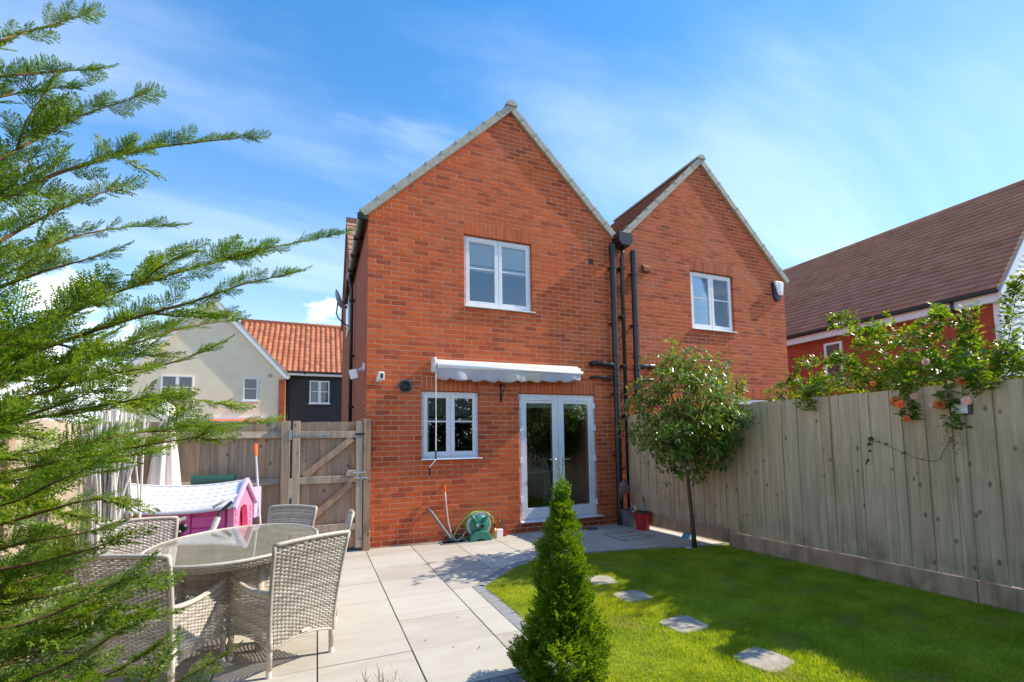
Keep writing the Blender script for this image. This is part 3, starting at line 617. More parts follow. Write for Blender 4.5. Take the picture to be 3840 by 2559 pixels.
# ---------------------------------------------------------------- small fittings on the walls
t = thing('satellite_dish', (-.28, 3.9, 4.1), 'small grey satellite dish on the left side of the brick house', 'satellite dish')
mb = MB(); prof = [(0.0 + i * .03, .03 * (i / 8) ** 2 * 2.2) for i in range(9)]; prof[0] = (.002, 0)
mb.lathe(prof + [(p[0], p[1] + .008) for p in prof[::-1]], (0, 0, 0), 24)
dsh = mb.build('dish', MATS['sky_dish'], t, local=True, autosmooth=True); dsh.location = (-.02, -.02, .50); dsh.rotation_euler = (R_(12), R_(68), R_(15)); dsh.scale = (1.0, .85, 1)
MB().tube([(0, 0, .48), (-.02, 0, .22), (.02, 0, .12), (.13, 0, .02), (.20, 0, -.02), (.27, 0, -.05), (.27, 0, -.25)], .014, 8).build('arm', MATS['dark_metal'], t, local=True, smooth=True)
MB().tube([(-.02, -.02, .40), (.16, -.05, .37)], .009, 8).build('receiver_arm', MATS['dark_metal'], t, local=True); MB().box(.15, .20, -.08, -.03, .34, .40).build('receiver', MATS['sky_dish'], t, local=True, bevel=.01)
def floodcam(loc, label):
    t = thing('security_light', loc, label, 'security light')
    x, y, z = loc
    MB().box(x + .10, x + .135, y - .035, y + .035, z + .03, z + .15).build('mount', MATS['white_paint'], t, bevel=.008)
    MB().tube([(x + .12, y, z + .09), (x + .06, y, z + .05), (x + .02, y, z + .02)], .016, 10).build('arm', MATS['white_paint'], t, smooth=True)
    mb = MB(); mb.obox((x - .02, y - .01, z - .03), (.055, -.02, .012), (.015, .045, 0), (-.015, 0, .07)); mb.build('lamp_head', MATS['white_paint'], t, bevel=.012)
floodcam((-.13, .35, 2.55), 'white security light sticking out from the side wall by the gutter pipe')
t = thing('security_camera', (.182, -.03, 2.44), 'small white camera with a black lens panel beside the house corner', 'camera')
MB().box(.125, .20, -.03, .0, 2.375, 2.44).build('mount', MATS['grey_rim'], t, bevel=.006)
mb = MB(); mb.obox((.187, -.085, 2.452), (.043, .006, 0), (-.005, .035, 0), (0, -.01, .062)); mb.build('body', MATS['white_paint'], t, bevel=.014)
mb = MB(); mb.obox((.197, -.121, 2.452), (.019, .003, 0), (-.0004, .003, 0), (0, -.0005, .034)); mb.build('lens_panel', MATS['black_plastic'], t)
t = thing('wall_vent', (.54, -.05, 2.325), 'round black flue outlet on the bricks left of the awning', 'vent')
mb = MB(); mb.lathe([(.088, 0), (.088, .03), (.080, .085), (.052, .09), (.050, .05), (.01, .048)], (.54, 0, 2.325), 28, axis='y'); mb.build('cowl', MATS['black_plastic'], t, autosmooth=True)
mb = MB(); mb.lathe([(.103, 0), (.103, .012), (.09, .014)], (.54, .0, 2.325), 28, axis='y'); mb.build('flange', MATS['grey_plastic'], t)
t = thing('hanging_bracket', (2.05, -.05, 2.25), 'black iron hanging-basket bracket between the kitchen window and the patio doors', 'bracket')
MB().box(2.035, 2.062, -.014, .0, 2.11, 2.40).build('back_plate', MATS['dark_metal'], t)
MB().tube([(2.05, -.012, 2.37), (2.05, -.12, 2.38), (2.05, -.22, 2.375), (2.05, -.25, 2.345), (2.05, -.235, 2.32), (2.05, -.21, 2.33)], .008, 8).build('arm', MATS['dark_metal'], t, smooth=True)
MB().tube([(2.05, -.012, 2.14), (2.05, -.06, 2.21), (2.05, -.14, 2.30), (2.05, -.20, 2.37)], .007, 8).build('brace', MATS['dark_metal'], t, smooth=True)
t = thing('vent_cover', (3.80, -.02, 4.67), 'small dark brown square vent high on the near gable', 'vent'); MB().box(3.755, 3.845, -.012, .0, 4.625, 4.72).build('grille', MATS['interior'], t, bevel=.003)
t = thing('vent_cover', (4.99, -.03, 4.70), 'protruding terracotta vent beside the right-hand soil pipe', 'vent'); mb = MB(); mb.prism([(-.085, 4.62), (-.085, 4.70), (-.03, 4.76), (0, 4.76), (0, 4.60)], 'x', 4.90, 5.05); mb.build('cowl', MATS['brown_vent'], t, bevel=.004)
t = thing('alarm_box', (8.45, -.05, 4.62), 'white and navy burglar alarm box under the right-hand eaves', 'alarm box')
mb = MB(); poly = [(8.30, 4.80), (8.34, 4.84), (8.56, 4.84), (8.60, 4.80), (8.54, 4.46), (8.49, 4.42), (8.41, 4.42), (8.36, 4.46)]; mb.prism(poly, 'y', -.055, .0); mb.build('back_box', MATS['navy'], t, bevel=.008)
mb = MB(); mb.prism([(8.33, 4.81), (8.36, 4.835), (8.56, 4.835), (8.595, 4.80), (8.55, 4.53), (8.43, 4.53)], 'y', -.10, -.056); mb.build('cover', MATS['white_paint'], t, bevel=.012)
mb = MB(); mb.prism([(8.45, 4.79), (8.55, 4.79), (8.53, 4.59), (8.47, 4.59)], 'y', -.106, -.1005); mb.build('panel', MATS['blind_white'], t)
t = thing('wall_lamp', (8.35, -.08, 2.30), 'round black lamp low on the far brick gable just above the fence', 'lamp'); mb = MB(); mb.lathe([(.03, -.14), (.07, -.13), (.075, -.02), (.05, 0)], (8.35, -.1, 2.32), 18); mb.build('shade', MATS['black_plastic'], t, autosmooth=True)
MB().box(8.33, 8.37, -.1, 0, 2.32, 2.36).build('arm', MATS['black_plastic'], t)

# awning
def stripe_cloth(name, base, stain):
    t = NT(name); p = t.coords(world=True); c = t.mix(t.ramp(t.noise(p, 2.2, 5), [(0.5, (0, 0, 0)), (0.75, (1, 1, 1))]), base, stain); MATS[name] = t.set(c, 0.8, 0.2); t.bump(t.noise(p, 9, 4), 0.2, 0.02)
stripe_cloth('awning_cloth', (.50, .48, .55, 1), (.70, .64, .50, 1)); stripe_cloth('awning_top', (.70, .68, .65, 1), (.72, .64, .45, 1))
t = thing('awning', (2.1, -.1, 2.6), 'rolled-up white retractable awning with a scalloped valance above the kitchen window', 'awning')
ax0, ax1 = .95, 3.42
mb = MB(); prof = [(-.02, 2.745), (-.10, 2.735), (-.19, 2.68), (-.215, 2.635), (-.205, 2.60), (-.16, 2.60), (-.02, 2.66)]; mb.prism(prof, 'x', ax0 + .03, ax1); mb.build('cassette', MATS['awning_top'], t, bevel=.01)
MB().tube([(ax0 + .03, -.212, 2.615), (ax1 + .03, -.212, 2.612)], .028, 12).build('front_bar', MATS['white_upvc'], t, smooth=True)
MB().box(ax0 - .03, ax0 + .03, -.20, .0, 2.53, 2.76).build('end_cap', MATS['pale_plastic'], t, bevel=.03)
MB().box(ax1 - .02, ax1 + .015, -.19, .0, 2.56, 2.70).build('end_cap', MATS['pale_plastic'], t, bevel=.02)
nx = 150; nv = 7; V = []; F = []
for i in range(nx + 1):
    u = i / nx; x = ax0 + .0 + u * (ax1 - ax0 - .02); dropb = .15 + .035 * abs(math.sin(u * math.pi * 9.5)) * 1.0 + .02 * math.sin(u * 5) - .02 * (u > .93) * (u - .93) * 30
    for j in range(nv + 1):
        w = j / nv; V.append((x + .03 * w * math.sin(u * 40), -.215 + w * (.020 * math.sin(u * 31) + .028 * math.sin(u * 17 + 2) + .010 * math.sin(u * 71)) + .03 * w * w, 2.605 - dropb * w))
for i in range(nx):
    for j in range(nv): F.append((i * (nv + 1) + j, i * (nv + 1) + j + 1, (i + 1) * (nv + 1) + j + 1, (i + 1) * (nv + 1) + j))
va = MB().add(V, F).build('valance', MATS['awning_cloth'], t, smooth=True); sm = va.modifiers.new('thick', 'SOLIDIFY'); sm.thickness = .002
MB().tube([(.955, -.215, 2.56), (.955, -.215, 1.86)], .007, 8).build('crank_rod', MATS['pale_plastic'], t)
MB().tube([(.955, -.215, 1.86), (.953, -.214, 1.30)], .009, 8).build('crank_rod', MATS['pale_plastic'], t)
MB().tube([(.953, -.214, 1.36), (.952, -.214, 1.24)], .012, 8).build('crank_grip', MATS['black_plastic'], t)
MB().tube([(.952, -.214, 1.24), (.93, -.214, 1.20), (.87, -.214, 1.14), (.862, -.214, 1.11)], .008, 8).build('crank_rod', MATS['pale_plastic'], t, smooth=True)
MB().tube([(.862, -.214, 1.115), (.861, -.214, 1.0)], .013, 8).build('crank_grip', MATS['black_plastic'], t)

# ---------------------------------------------------------------- far houses on the left
CR = thing('cream_house', (-5, 18, 0), 'cream rendered gable house with white bargeboards far behind the fence', 'house')
ex, ez, apx, apz = -2.06, 4.86, -4.99, 8.13
MB().prism([(-7.92, 0), (ex, 0), (ex, ez), (apx, apz), (-7.92, ez)], 'y', 18.0, 26.0).build('wall', MATS['cream_render'], CR)
for sgn, xe in ((1, ex), (-1, -7.92)):
    rf = MB().prism([(xe + sgn * .18, ez - .18), (apx, apz + .03), (apx, apz + .13), (xe + sgn * .18, ez - .06)], 'y', 17.84, 26.2).build('roof', MATS['verge_grey'], CR)
    MB().prism([(xe + sgn * .16, ez - .20), (apx, apz + .02), (apx, apz - .22), (xe + sgn * .0, ez - .26), (xe + sgn * .14, ez - .30)], 'y', 17.80, 17.99).build('bargeboard', MATS['white_paint'], rf)
def far_window(parent, x0, x1, z0, z1, y, n=1, label=None):
    mb = MB(); ring(mb, x0, x1, z0, z1, .055, y - .05, y + .02)
    for i in range(1, n): mb.box(x0 + (x1 - x0) * i / n - .06, x0 + (x1 - x0) * i / n + .06, y - .049, y + .02, z0 + .05, z1 - .05)
    w = mb.build('window', MATS['white_upvc'], parent)
    for i in range(n):
        a = x0 + (x1 - x0) * i / n + .05; b = x0 + (x1 - x0) * (i + 1) / n - .05
        MB().box(a, b, y - .025, y - .018, z0 + .05, z1 - .05).build('pane', MATS['far_pane'], w); MB().box(a, b, y - .04, y - .03, (z0 + z1) / 2, (z0 + z1) / 2 + .035).build('glazing_bar', MATS['white_upvc'], w)
    MB().box(x0 - .05, x1 + .05, y - .12, y, z0 - .06, z0 - .002).build('sill', MATS['white_upvc'], w)
    return w
t_ = NT('far_pane'); MATS['far_pane'] = t_.set((.035, .055, .08, 1), 0.05, 0.9)
far_window(CR, -3.72, -3.14, 3.55, 4.58, 18.0, 1); far_window(CR, -6.76, -5.60, 3.55, 4.58, 18.0, 2)
MB().box(-2.75, -2.60, 17.96, 18.0, 4.66, 4.80).build('vent', MATS['verge_grey'], CR)
MB().box(-2.30, -2.04, 17.90, 18.3, 0, 4.55).build('brick_pier', MATS['brick_far_x'], CR)
BL = thing('black_house', (0, 19, 0), 'black weatherboarded house wing under an orange pantile roof behind the gate', 'house')
MB().box(-2.03, 4.0, 19.0, 25, 0, 5.0).build('wall', MATS['black_board'], BL)
for i in range(33): MB().prism([(19.0, i * .15), (18.972, i * .15), (18.985, i * .15 + .155), (19.0, i * .15 + .155)], 'x', -2.03, 4.0).build('weatherboard', MATS['black_board'], BL)
far_window(BL, -1.02, -.12, 3.55, 4.66, 18.97, 2)
MB().box(-2.03, 4.0, 18.62, 18.66, 4.86, 5.04).build('fascia', MATS['white_paint'], BL); MB().box(-2.03, 4.0, 18.66, 19.0, 4.88, 4.92).build('soffit', MATS['white_paint'], BL)
MB().tube([(-2.03, 18.58, 5.02), (4.0, 18.58, 5.02)], .055, 10).build('gutter', MATS['black_plastic'], BL, smooth=True)
MB().tube([(-1.2, 18.6, 4.97), (-1.5, 18.8, 4.85), (-1.95, 18.93, 4.75), (-1.97, 18.93, 0)], .036, 8).build('downpipe', MATS['black_plastic'], BL, smooth=True)
rf = MB().prism([(18.6, 4.98), (22.0, 8.0), (25.4, 4.98)], 'x', -5.0, 4.2).build('roof', MATS['roof_front'], BL)
tw, tl = .245, .318; pm = MB(); ns = 10; up = []; 
for k in range(2):
    for i in range(ns + 1):
        u = i / ns; h = .028 * math.sin(u * 2 * math.pi - .6) + .0; up.append((u * (tw + .03), k * (tl + .05), .03 + h - k * .012))
for k in range(2):
    for i in range(ns + 1): p = up[k * (ns + 1) + i]; up.append((p[0], p[1], p[2] - .016))
fs = []
N1 = ns + 1
for i in range(ns): fs += [(i, i + 1, N1 + i + 1, N1 + i), (2 * N1 + i, 3 * N1 + i, 3 * N1 + i + 1, 2 * N1 + i + 1), (i, 2 * N1 + i, 2 * N1 + i + 1, i + 1)]
pm.add(up, fs); pme = pm.mesh('pantile', MATS['pantile_clay'], smooth=False)
sang = math.atan2(8.03 - 4.98, 22.0 - 18.55); SL = math.hypot(8.03 - 4.98, 22.0 - 18.55); rows = int(SL / tl)
for r in range(rows + 1):
    for c in range(20):
        x = -4.25 + c * tw; s = r * tl
        if s > SL - .05: continue
        inst('pantile', pme, (x, 18.55 + math.cos(sang) * s, 5.03 + math.sin(sang) * s), rf, (sang, 0, 0))
MB().tube([(-4.4, 22.0, 8.09), (4.2, 22.0, 8.09)], .12, 10).build('ridge_tile', MATS['pantile_clay'], rf, smooth=True)
t = thing('striped_awning', (-3.6, 17.5, 2.5), 'distant orange and white striped awning on the cream house', 'awning')
MB().prism([(18.0, 2.72), (17.4, 2.62), (17.4, 2.40), (17.42, 2.40), (17.42, 2.6), (18.0, 2.70)], 'x', -4.9, -2.75).build('canopy', MATS['orange_plastic'], t)
for i in range(6): MB().box(-4.85, -2.8, 17.38, 17.399, 2.57 - i * .06, 2.595 - i * .06).build('stripe', MATS['white_paint'], t)
MB().box(-4.95, -2.7, 17.85, 18.0, 2.70, 2.80).build('housing', MATS['white_paint'], t)

# ---------------------------------------------------------------- brown-roofed house on the right
RH = thing('brown_roofed_house', (14.2, -1.4, 0), 'red brick house with a long brown tiled roof beyond the right-hand fence', 'house')
rx, ry0, ry1, rez, rrx, rrz = 14.2, -1.4, 12.0, 4.78, 17.26, 8.36
MB().prism([(rx, 0), (rx + 6.12, 0), (rx + 6.12, rez), (rrx, rrz - .15), (rx, rez)], 'y', ry0, ry1).build('wall', MATS['brick_far_y'], RH)
for k in range(46):                           # white weatherboards on the near gable end
    z = 1.9 + k * .15; hw = 3.06 if z < rez else max(.1, 3.06 * (1 - (z - rez) / (rrz - rez)))
    if z > 8.2: break
    MB().prism([(ry0 - .002, z), (ry0 - .034, z), (ry0 - .016, z + .152), (ry0 - .002, z + .152)], 'x', rrx - hw, rrx + hw).build('cladding_board', MATS['white_paint'], RH)
MB().box(rx - .015, rx + .05, ry0 - .05, ry0 + .08, 1.9, rez).build('corner_trim', MATS['white_paint'], RH)
rr = MB().prism([(rx - .2, rez + .08), (rrx, rrz), (rx + 6.32, rez + .08), (rx + 6.3, rez), (rrx, rrz - .12), (rx - .18, rez)], 'y', ry0 - .1, ry1 + .1).build('roof', MATS['roof_brown'], RH)
course_slope(rr, (rx - .26, rez + .06), (rrx, rrz + .04), ry0 - .16, ry1 + .1, 'roof_brown', gauge=.205, thick=.05)
MB().prism([(rx - .24, rez + .02), (rrx, rrz + .02), (rrx, rrz - .24), (rx - .22, rez - .22)], 'y', ry0 - .19, ry0 - .11).build('bargeboard', MATS['white_paint'], RH)
MB().tube([(rrx, ry0 - .15, rrz + .05), (rrx, ry1, rrz + .05)], .1, 10).build('ridge_tile', MATS['roof_brown'], rr, smooth=True)
MB().box(rx - .22, rx - .19, ry0 - .1, ry1, rez - .20, rez + .05).build('fascia', MATS['white_paint'], RH); MB().box(rx - .19, rx, ry0 - .1, ry1, rez - .19, rez - .16).build('soffit', MATS['white_paint'], RH)
MB().tube([(rx - .29, ry0 - .15, rez + .05), (rx - .29, ry1, rez + .05)], .055, 10).build('gutter', MATS['black_plastic'], RH, smooth=True)
MB().tube([(rx - .29, -.62, rez), (rx - .29, -.62, rez - .18), (rx - .06, -.68, rez - .38), (rx - .06, -.68, 0)], .04, 10).build('downpipe', MATS['black_plastic'], RH, smooth=True)
mb = MB(); 
for (ya, yb, za, zb) in ((2.42, 2.49, 3.2, 4.42), (2.93, 3.0, 3.2, 4.42), (2.49, 2.93, 3.2, 3.27), (2.49, 2.93, 4.35, 4.42)): mb.box(rx - .04, rx + .02, ya, yb, za, zb)
w = mb.build('window', MATS['white_upvc'], RH); MB().box(rx - .015, rx - .008, 2.48, 2.94, 3.26, 4.36).build('pane', MATS['far_pane'], w)
# ---------------------------------------------------------------- ground
def ground_mat():
    t = NT('far_ground'); p = t.coords(world=True); c = t.ramp(t.noise(p, .6, 6), [(0.3, (.10, .13, .05)), (0.55, (.20, .18, .13)), (0.75, (.30, .28, .24))]); MATS['far_ground'] = t.set(c, 0.95, 0.2)
    t = NT('lawn_soil'); p = t.coords(world=True); c = t.ramp(t.noise(p, 3, 6), [(0.3, (.15, .25, .02)), (0.55, (.22, .34, .03)), (0.75, (.28, .34, .06))]); t.bump(t.noise(p, 80, 5), 0.8, .02); MATS['lawn_soil'] = t.set(c, 0.95, 0.15)
    t = NT('slab'); p = t.coords(world=True); rnd = t.n('ShaderNodeObjectInfo').outputs['Random']
    c = t.ramp(t.math('ADD', t.math('MULTIPLY', t.noise(t.coords('Object', (.7, 2.4, 1), jitter=True), 2.2, 6, 0.6, 0.8), 0.6), t.math('MULTIPLY', rnd, 0.4)), [(0.3, (.47, .43, .37)), (0.5, (.56, .53, .465)), (0.72, (.62, .60, .545))])
    c = t.mix(t.math('MULTIPLY', t.ramp(t.noise(p, 2.6, 5), [(0.62, (0, 0, 0)), (0.8, (1, 1, 1))]), 0.22), c, (.54, .40, .22, 1))
    c = t.mix(t.math('MULTIPLY', t.ramp(t.noise(p, 1.1, 6, .65), [(0.45, (0, 0, 0)), (0.75, (1, 1, 1))]), 0.35), c, (.40, .36, .29, 1))
    c = t.mix(t.math('MULTIPLY', t.noise(p, 24, 5), 0.2), c, (.34, .30, .25, 1))
    t.bump(t.noise(p, 70, 5), 0.12, 0.004); MATS['slab'] = t.set(c, 0.72, 0.3)
    t = NT('step_stone'); p = t.coords(world=True); c = t.ramp(t.noise(p, 12, 6), [(0.3, (.30, .265, .205)), (0.7, (.52, .475, .39))]); t.bump(t.noise(p, 60, 5), 0.5, 0.006); MATS['step_stone'] = t.set(c, 0.9, 0.2)
ground_mat()
tag(MB().add([(-900, -900, -.06), (900, -900, -.06), (900, 900, -.06), (-900, 900, -.06)], [(0, 1, 2, 3)]).build('ground', MATS['far_ground']), kind='structure')
EDGE = [(.823, -4.37), (.823, -2.416), (1.10, -2.12), (1.42, -1.82), (1.68, -1.67), (2.0, -1.58), (2.35, -1.55), (2.8, -1.63), (3.4, -1.77), (3.95, -1.90), (4.60, -2.06)]
PATIO = [(-3.02, -.0), (-3.02, -4.37)] + EDGE + [(4.50, -.0)]
base = MB().add([(p[0], p[1], -.012) for p in PATIO], [tuple(range(len(PATIO)))]).build('patio', MATS['joint_sand']); tag(base, kind='structure')
SX, ys = .618, [0.03, -.50, -1.145, -1.795, -2.445, -3.09, -3.735, -4.375]
for k in range(-5, 8):
    for a, b in zip(ys, ys[1:]):
        poly = list(PATIO)
        for pl_ in ((1, 0, (k + 1) * SX - .0045), (-1, 0, -k * SX - .0045), (0, 1, a - .003), (0, -1, -b - .003)): poly = clip(poly, *pl_) if poly else poly
        if len(poly) < 3: continue
        q = []
        for p in poly:
            if not q or (abs(p[0] - q[-1][0]) + abs(p[1] - q[-1][1])) > .002: q.append(p)
        if abs(q[0][0] - q[-1][0]) + abs(q[0][1] - q[-1][1]) < .002: q.pop()
        if len(q) < 3: continue
        ar = abs(sum(q[i][0] * q[(i + 1) % len(q)][1] - q[(i + 1) % len(q)][0] * q[i][1] for i in range(len(q)))) / 2
        if ar < .01: continue
        dz = random.uniform(-.0012, .0012); c = (sum(p[0] for p in q) / len(q), sum(p[1] for p in q) / len(q), 0)
        MB().prism(q, 'z', -.02, dz).build('paving_slab', MATS['slab'], base, bevel=.0025, loc=c)
# block edging
cm = []
for v in range(4):
    mb = MB(); mb.box(-.056, .056, .0, .128, -.05, random.uniform(-.004, .003)); cm.append(mb.mesh('edging_block', MATS['cobble_stone']))
edging = MB().add([(p[0], p[1], -.03) for p in [(-3, -4.52), (1, -4.52), (1, -4.36), (-3, -4.36)]], [(0, 1, 2, 3)]).build('edging', MATS['joint_sand']); tag(edging, kind='structure')
path = [(-3.0, -4.378), (.95, -4.378)]
def run_blocks(path, side):
    for (a, b) in zip(path, path[1:]):
        a, b = Vector(a), Vector(b); L = (b - a).length; n = max(1, round(L / .118)); t = (b - a) / L; ang = math.atan2(t.y, t.x)
        for i in range(n):
            c = a + t * (L * (i + .5) / n); o = inst('edging_block', random.choice(cm), (c.x, c.y, -.001), edging, (0, 0, ang + random.uniform(-.015, .015)), (L / n / .118, 1, 1))
            if side < 0: o.scale.y = -1
            bv = o.modifiers.new('bevel', 'BEVEL'); bv.width = .006; bv.segments = 2
run_blocks(path, -1)
run_blocks([(p[0] + .004, p[1]) for p in EDGE[:3]][0:2], -1); run_blocks([(EDGE[1][0] + .03, EDGE[1][1] + .0), (1.10, -2.14), (1.42, -1.84), (1.68, -1.69), (2.0, -1.60)], -1)
run_blocks([(2.0, -1.60), (2.35, -1.57), (2.8, -1.65), (3.4, -1.79), (3.95, -1.92), (4.42, -2.03)], -1)
BED = [(-3.02, -4.51), (.96, -4.51), (.96, -9.5), (-3.02, -9.5)]
tag(MB().add([(p[0], p[1], -.02) for p in BED], [(0, 3, 2, 1)]).build('flower_bed', MATS['soil']), kind='structure')
LAWN = [(.96, -9.5), (.96, -2.50), (1.20, -2.24), (1.50, -1.95), (1.75, -1.81), (2.03, -1.72), (2.35, -1.69), (2.8, -1.77), (3.4, -1.91), (3.9, -2.04), (4.60, -2.20), (4.90, -9.5)]
lawn = MB().add([(p[0], p[1], .002) for p in LAWN], [tuple(range(len(LAWN)))[::-1]]).build('lawn', MATS['lawn_soil']); tag(lawn, kind='structure')
STEPS = [(2.09, -2.86), (2.08, -3.46), (2.03, -4.22), (2.07, -4.94)]
lab = ['small grey stepping stone nearest the patio, half hidden by the conical evergreen', 'second stepping stone from the patio, set in sunlit grass', 'third stepping stone from the patio, dappled with leaf shadow', 'nearest and largest-looking stepping stone at the bottom of the lawn']
for i, (x, y) in enumerate(STEPS):
    mb = MB(); n = 28; pts = []
    for j in range(n):
        a = 2 * math.pi * j / n; c, s = math.cos(a), math.sin(a); r = .158 / (abs(c) ** 5 + abs(s) ** 5) ** .2 * random.uniform(.96, 1.03); a += .12 * (i - 1.5); c, s = math.cos(a), math.sin(a); pts.append((x + r * c, y + r * s))
    mb.prism(pts, 'z', -.02, .014); o = mb.build('stepping_stone', MATS['step_stone'], bevel=.008, loc=(x, y, 0)); tag(o, lab[i], 'stepping stone', 'stepping stones across the lawn')
# grass
def inside(px, py, poly):
    r = np.zeros(len(px), bool); n = len(poly)
    for i in range(n):
        x1, y1 = poly[i]; x2, y2 = poly[(i + 1) % n]; c = ((y1 > py) != (y2 > py)) & (px < (x2 - x1) * (py - y1) / (y2 - y1 + 1e-12) + x1); r ^= c
    return r
N = 430000
gx = rng.uniform(.93, 4.75, N); gy = -1.66 - rng.uniform(0, 1, N) ** 1.0 * 5.4
k = inside(gx, gy, [(.945, -9.5), (.945, -2.49)] + LAWN[2:])
for (x, y) in STEPS: k &= (np.abs(gx - x) ** 3.2 + np.abs(gy - y) ** 3.2) > (.158 + rng.uniform(-.035, .012, N)) ** 3.2
k &= np.hypot(gx - 4.05, gy + 2.08) > .10
gx, gy = gx[k], gy[k]; n = len(gx)
patch = .5 + .5 * np.sin(gx * 3.1 + 1.3 * np.sin(gy * 2.3)) * np.sin(gy * 2.7 + gx)
h = rng.uniform(.014, .032, n) * (0.7 + .6 * patch); a = rng.uniform(0, 2 * np.pi, n); w = rng.uniform(.0018, .0034, n); le = rng.uniform(.0, .028, n); la = rng.uniform(0, 2 * np.pi, n)
V = np.zeros((n, 3, 3)); V[:, 0] = np.stack([gx - np.cos(a) * w, gy - np.sin(a) * w, np.zeros(n)], 1); V[:, 1] = np.stack([gx + np.cos(a) * w, gy + np.sin(a) * w, np.zeros(n)], 1); V[:, 2] = np.stack([gx + np.cos(la) * le, gy + np.sin(la) * le, h], 1)
o = np_mesh('grass', V.reshape(-1, 3), np.arange(3 * n).reshape(-1, 3), MATS['grass_blade']); tag(o, 'short mown green grass covering the lawn', 'grass', kind='stuff')
# covers in the paving
t = thing('drain_cover', (3.55, -.16, 0), 'round rusty drain cover in the shaded paving by the patio doors', 'drain cover')
mb = MB(); mb.lathe([(.14, 0), (.14, .006), (.128, .006), (.128, .003), (.118, .003), (.118, .007), (.02, .007)], (3.55, -.16, 0), 32); mb.build('plate', MATS['iron_cover'], t)
for i in range(5): MB().box(3.47 + i * .037, 3.485 + i * .037, -.23, -.09, .0072, .011).build('rib', MATS['iron_cover'], t)
t = thing('inspection_cover', (3.74, -.97, 0), 'square recessed inspection cover with dark seams in the shaded paving', 'drain cover')
for (a, b, c, d) in ((3.46, 4.02, -.72, -.712), (3.46, 4.02, -1.262, -1.254), (3.46, 3.468, -1.254, -.72), (4.012, 4.02, -1.254, -.72), (3.468, 4.012, -.99, -.985)): MB().box(a, b, c, d, .001, .0045).build('seam_strip', MATS['iron_cover'], t)
for (x, y) in ((3.52, -1.24), (3.96, -.76), (4.0, -1.16)): MB().box(x - .05, x + .02, y - .006, y + .006, .002, .008).build('lifting_slot', MATS['black_plastic'], t)
t = thing('gully_grate', (1.2, -.16, 0), 'dark drain gully under the waste pipe beside the hose reel', 'drain')
mb = MB(); ring(mb, 1.06, 1.40, -.0, .001, .0, 0, 0) if False else None
for (a, b, c, d) in ((1.03, 1.42, -.05, -.03), (1.03, 1.42, -.27, -.25), (1.03, 1.05, -.25, -.05), (1.40, 1.42, -.25, -.05)): mb.box(a, b, c, d, -.01, .012)
mb.build('surround', MATS['cobble_stone'], t); MB().box(1.05, 1.40, -.25, -.05, -.012, .003).build('sump', MATS['black_plastic'], t)
for i in range(7): MB().box(1.06 + i * .048, 1.075 + i * .048, -.25, -.05, .0035, .009).build('bar', MATS['dark_metal'], t)

# ---------------------------------------------------------------- fences and gate
def feather_meshes(h, mat, n=6, w=.125):
    out = []
    for i in range(n):
        hh = h + random.uniform(-.012, .012); bow = random.uniform(-.006, .006); mb = MB(); v = []
        for k in range(5):
            z = hh * k / 4; d = bow * math.sin(math.pi * k / 4)
            v += [(-w / 2, d + .0, z), (w / 2, d - .004, z), (w / 2, d - .015, z), (-w / 2, d - .007, z)]
        f = [(0, 1, 2, 3)[::-1], (16, 17, 18, 19)]
        for k in range(4):
            for j in range(4): f.append((k * 4 + j, k * 4 + (j + 1) % 4, (k + 1) * 4 + (j + 1) % 4, (k + 1) * 4 + j))
        out.append(mb.add(v, f[0:1] + f[1:2] + f[2:]).mesh('board', mat))
    return out
# right-hand fence: the face seen is the boarded one
RF = thing('garden_fence', (4.5, -4, 0), 'weathered grey-green featheredge fence along the shaded right side of the lawn', 'fence')
fm = feather_meshes(1.712, MATS['fence_wood'], 9)
y = -.07; i = 0
while y > -8.6:
    inst('board', random.choice(fm), (4.502 + random.uniform(-.002, .002), y, .203 + random.uniform(-.004, .004)), RF, (random.uniform(-.004, .004), 0, -math.pi / 2 + random.uniform(-.015, .015))); y -= .101; i += 1
for (a, b, z0, z1) in ((-.06, -2.28, .055, .235), (-2.285, -4.97, -.03, .198), (-4.976, -8.6, -.03, .195)):
    MB().box(4.468, 4.496, b, a, z0, z1).build('gravel_board', MATS['gravel_board'], RF, bevel=.004)
for z in (.45, 1.1, 1.7): MB().box(4.526, 4.57, -8.6, -.06, z - .04, z + .04).build('rail', MATS['gravel_board'], RF)
for yy in (-.1, -2.3, -5.0, -7.7): MB().box(4.572, 4.67, yy - .05, yy + .05, -.05, 1.85).build('post', MATS['gate_wood'], RF)
RF.location.x = 4.58; RF.rotation_euler = (0, 0, .045)
# back fence beside the gate, rails towards us
BF = thing('garden_fence', (-2, 0, 0), 'sunlit timber fence with pale rails left of the garden gate', 'fence')
bm_ = feather_meshes(1.76, MATS['gate_wood'], 7)
x = -1.12
while x > -3.2: inst('board', random.choice(bm_), (x, .0 + random.uniform(-.002, .002), .04 + random.uniform(-.006, .006)), BF, (0, 0, random.uniform(-.01, .01))); x -= .104
for (z, h) in ((1.615, .095), (1.0, .09), (.38, .09)):
    mb = MB(); mb.prism([(-.024, z - h / 2), (-.088, z - h / 2 + .012), (-.06, z + h / 2), (-.024, z + h / 2)], 'x', -3.1, -1.08); mb.build('rail', MATS['rail_wood'], BF, bevel=.003)
MB().box(-1.075, -.972, -.115, -.012, -.05, 1.80).build('post', MATS['gate_wood'], BF, bevel=.004)
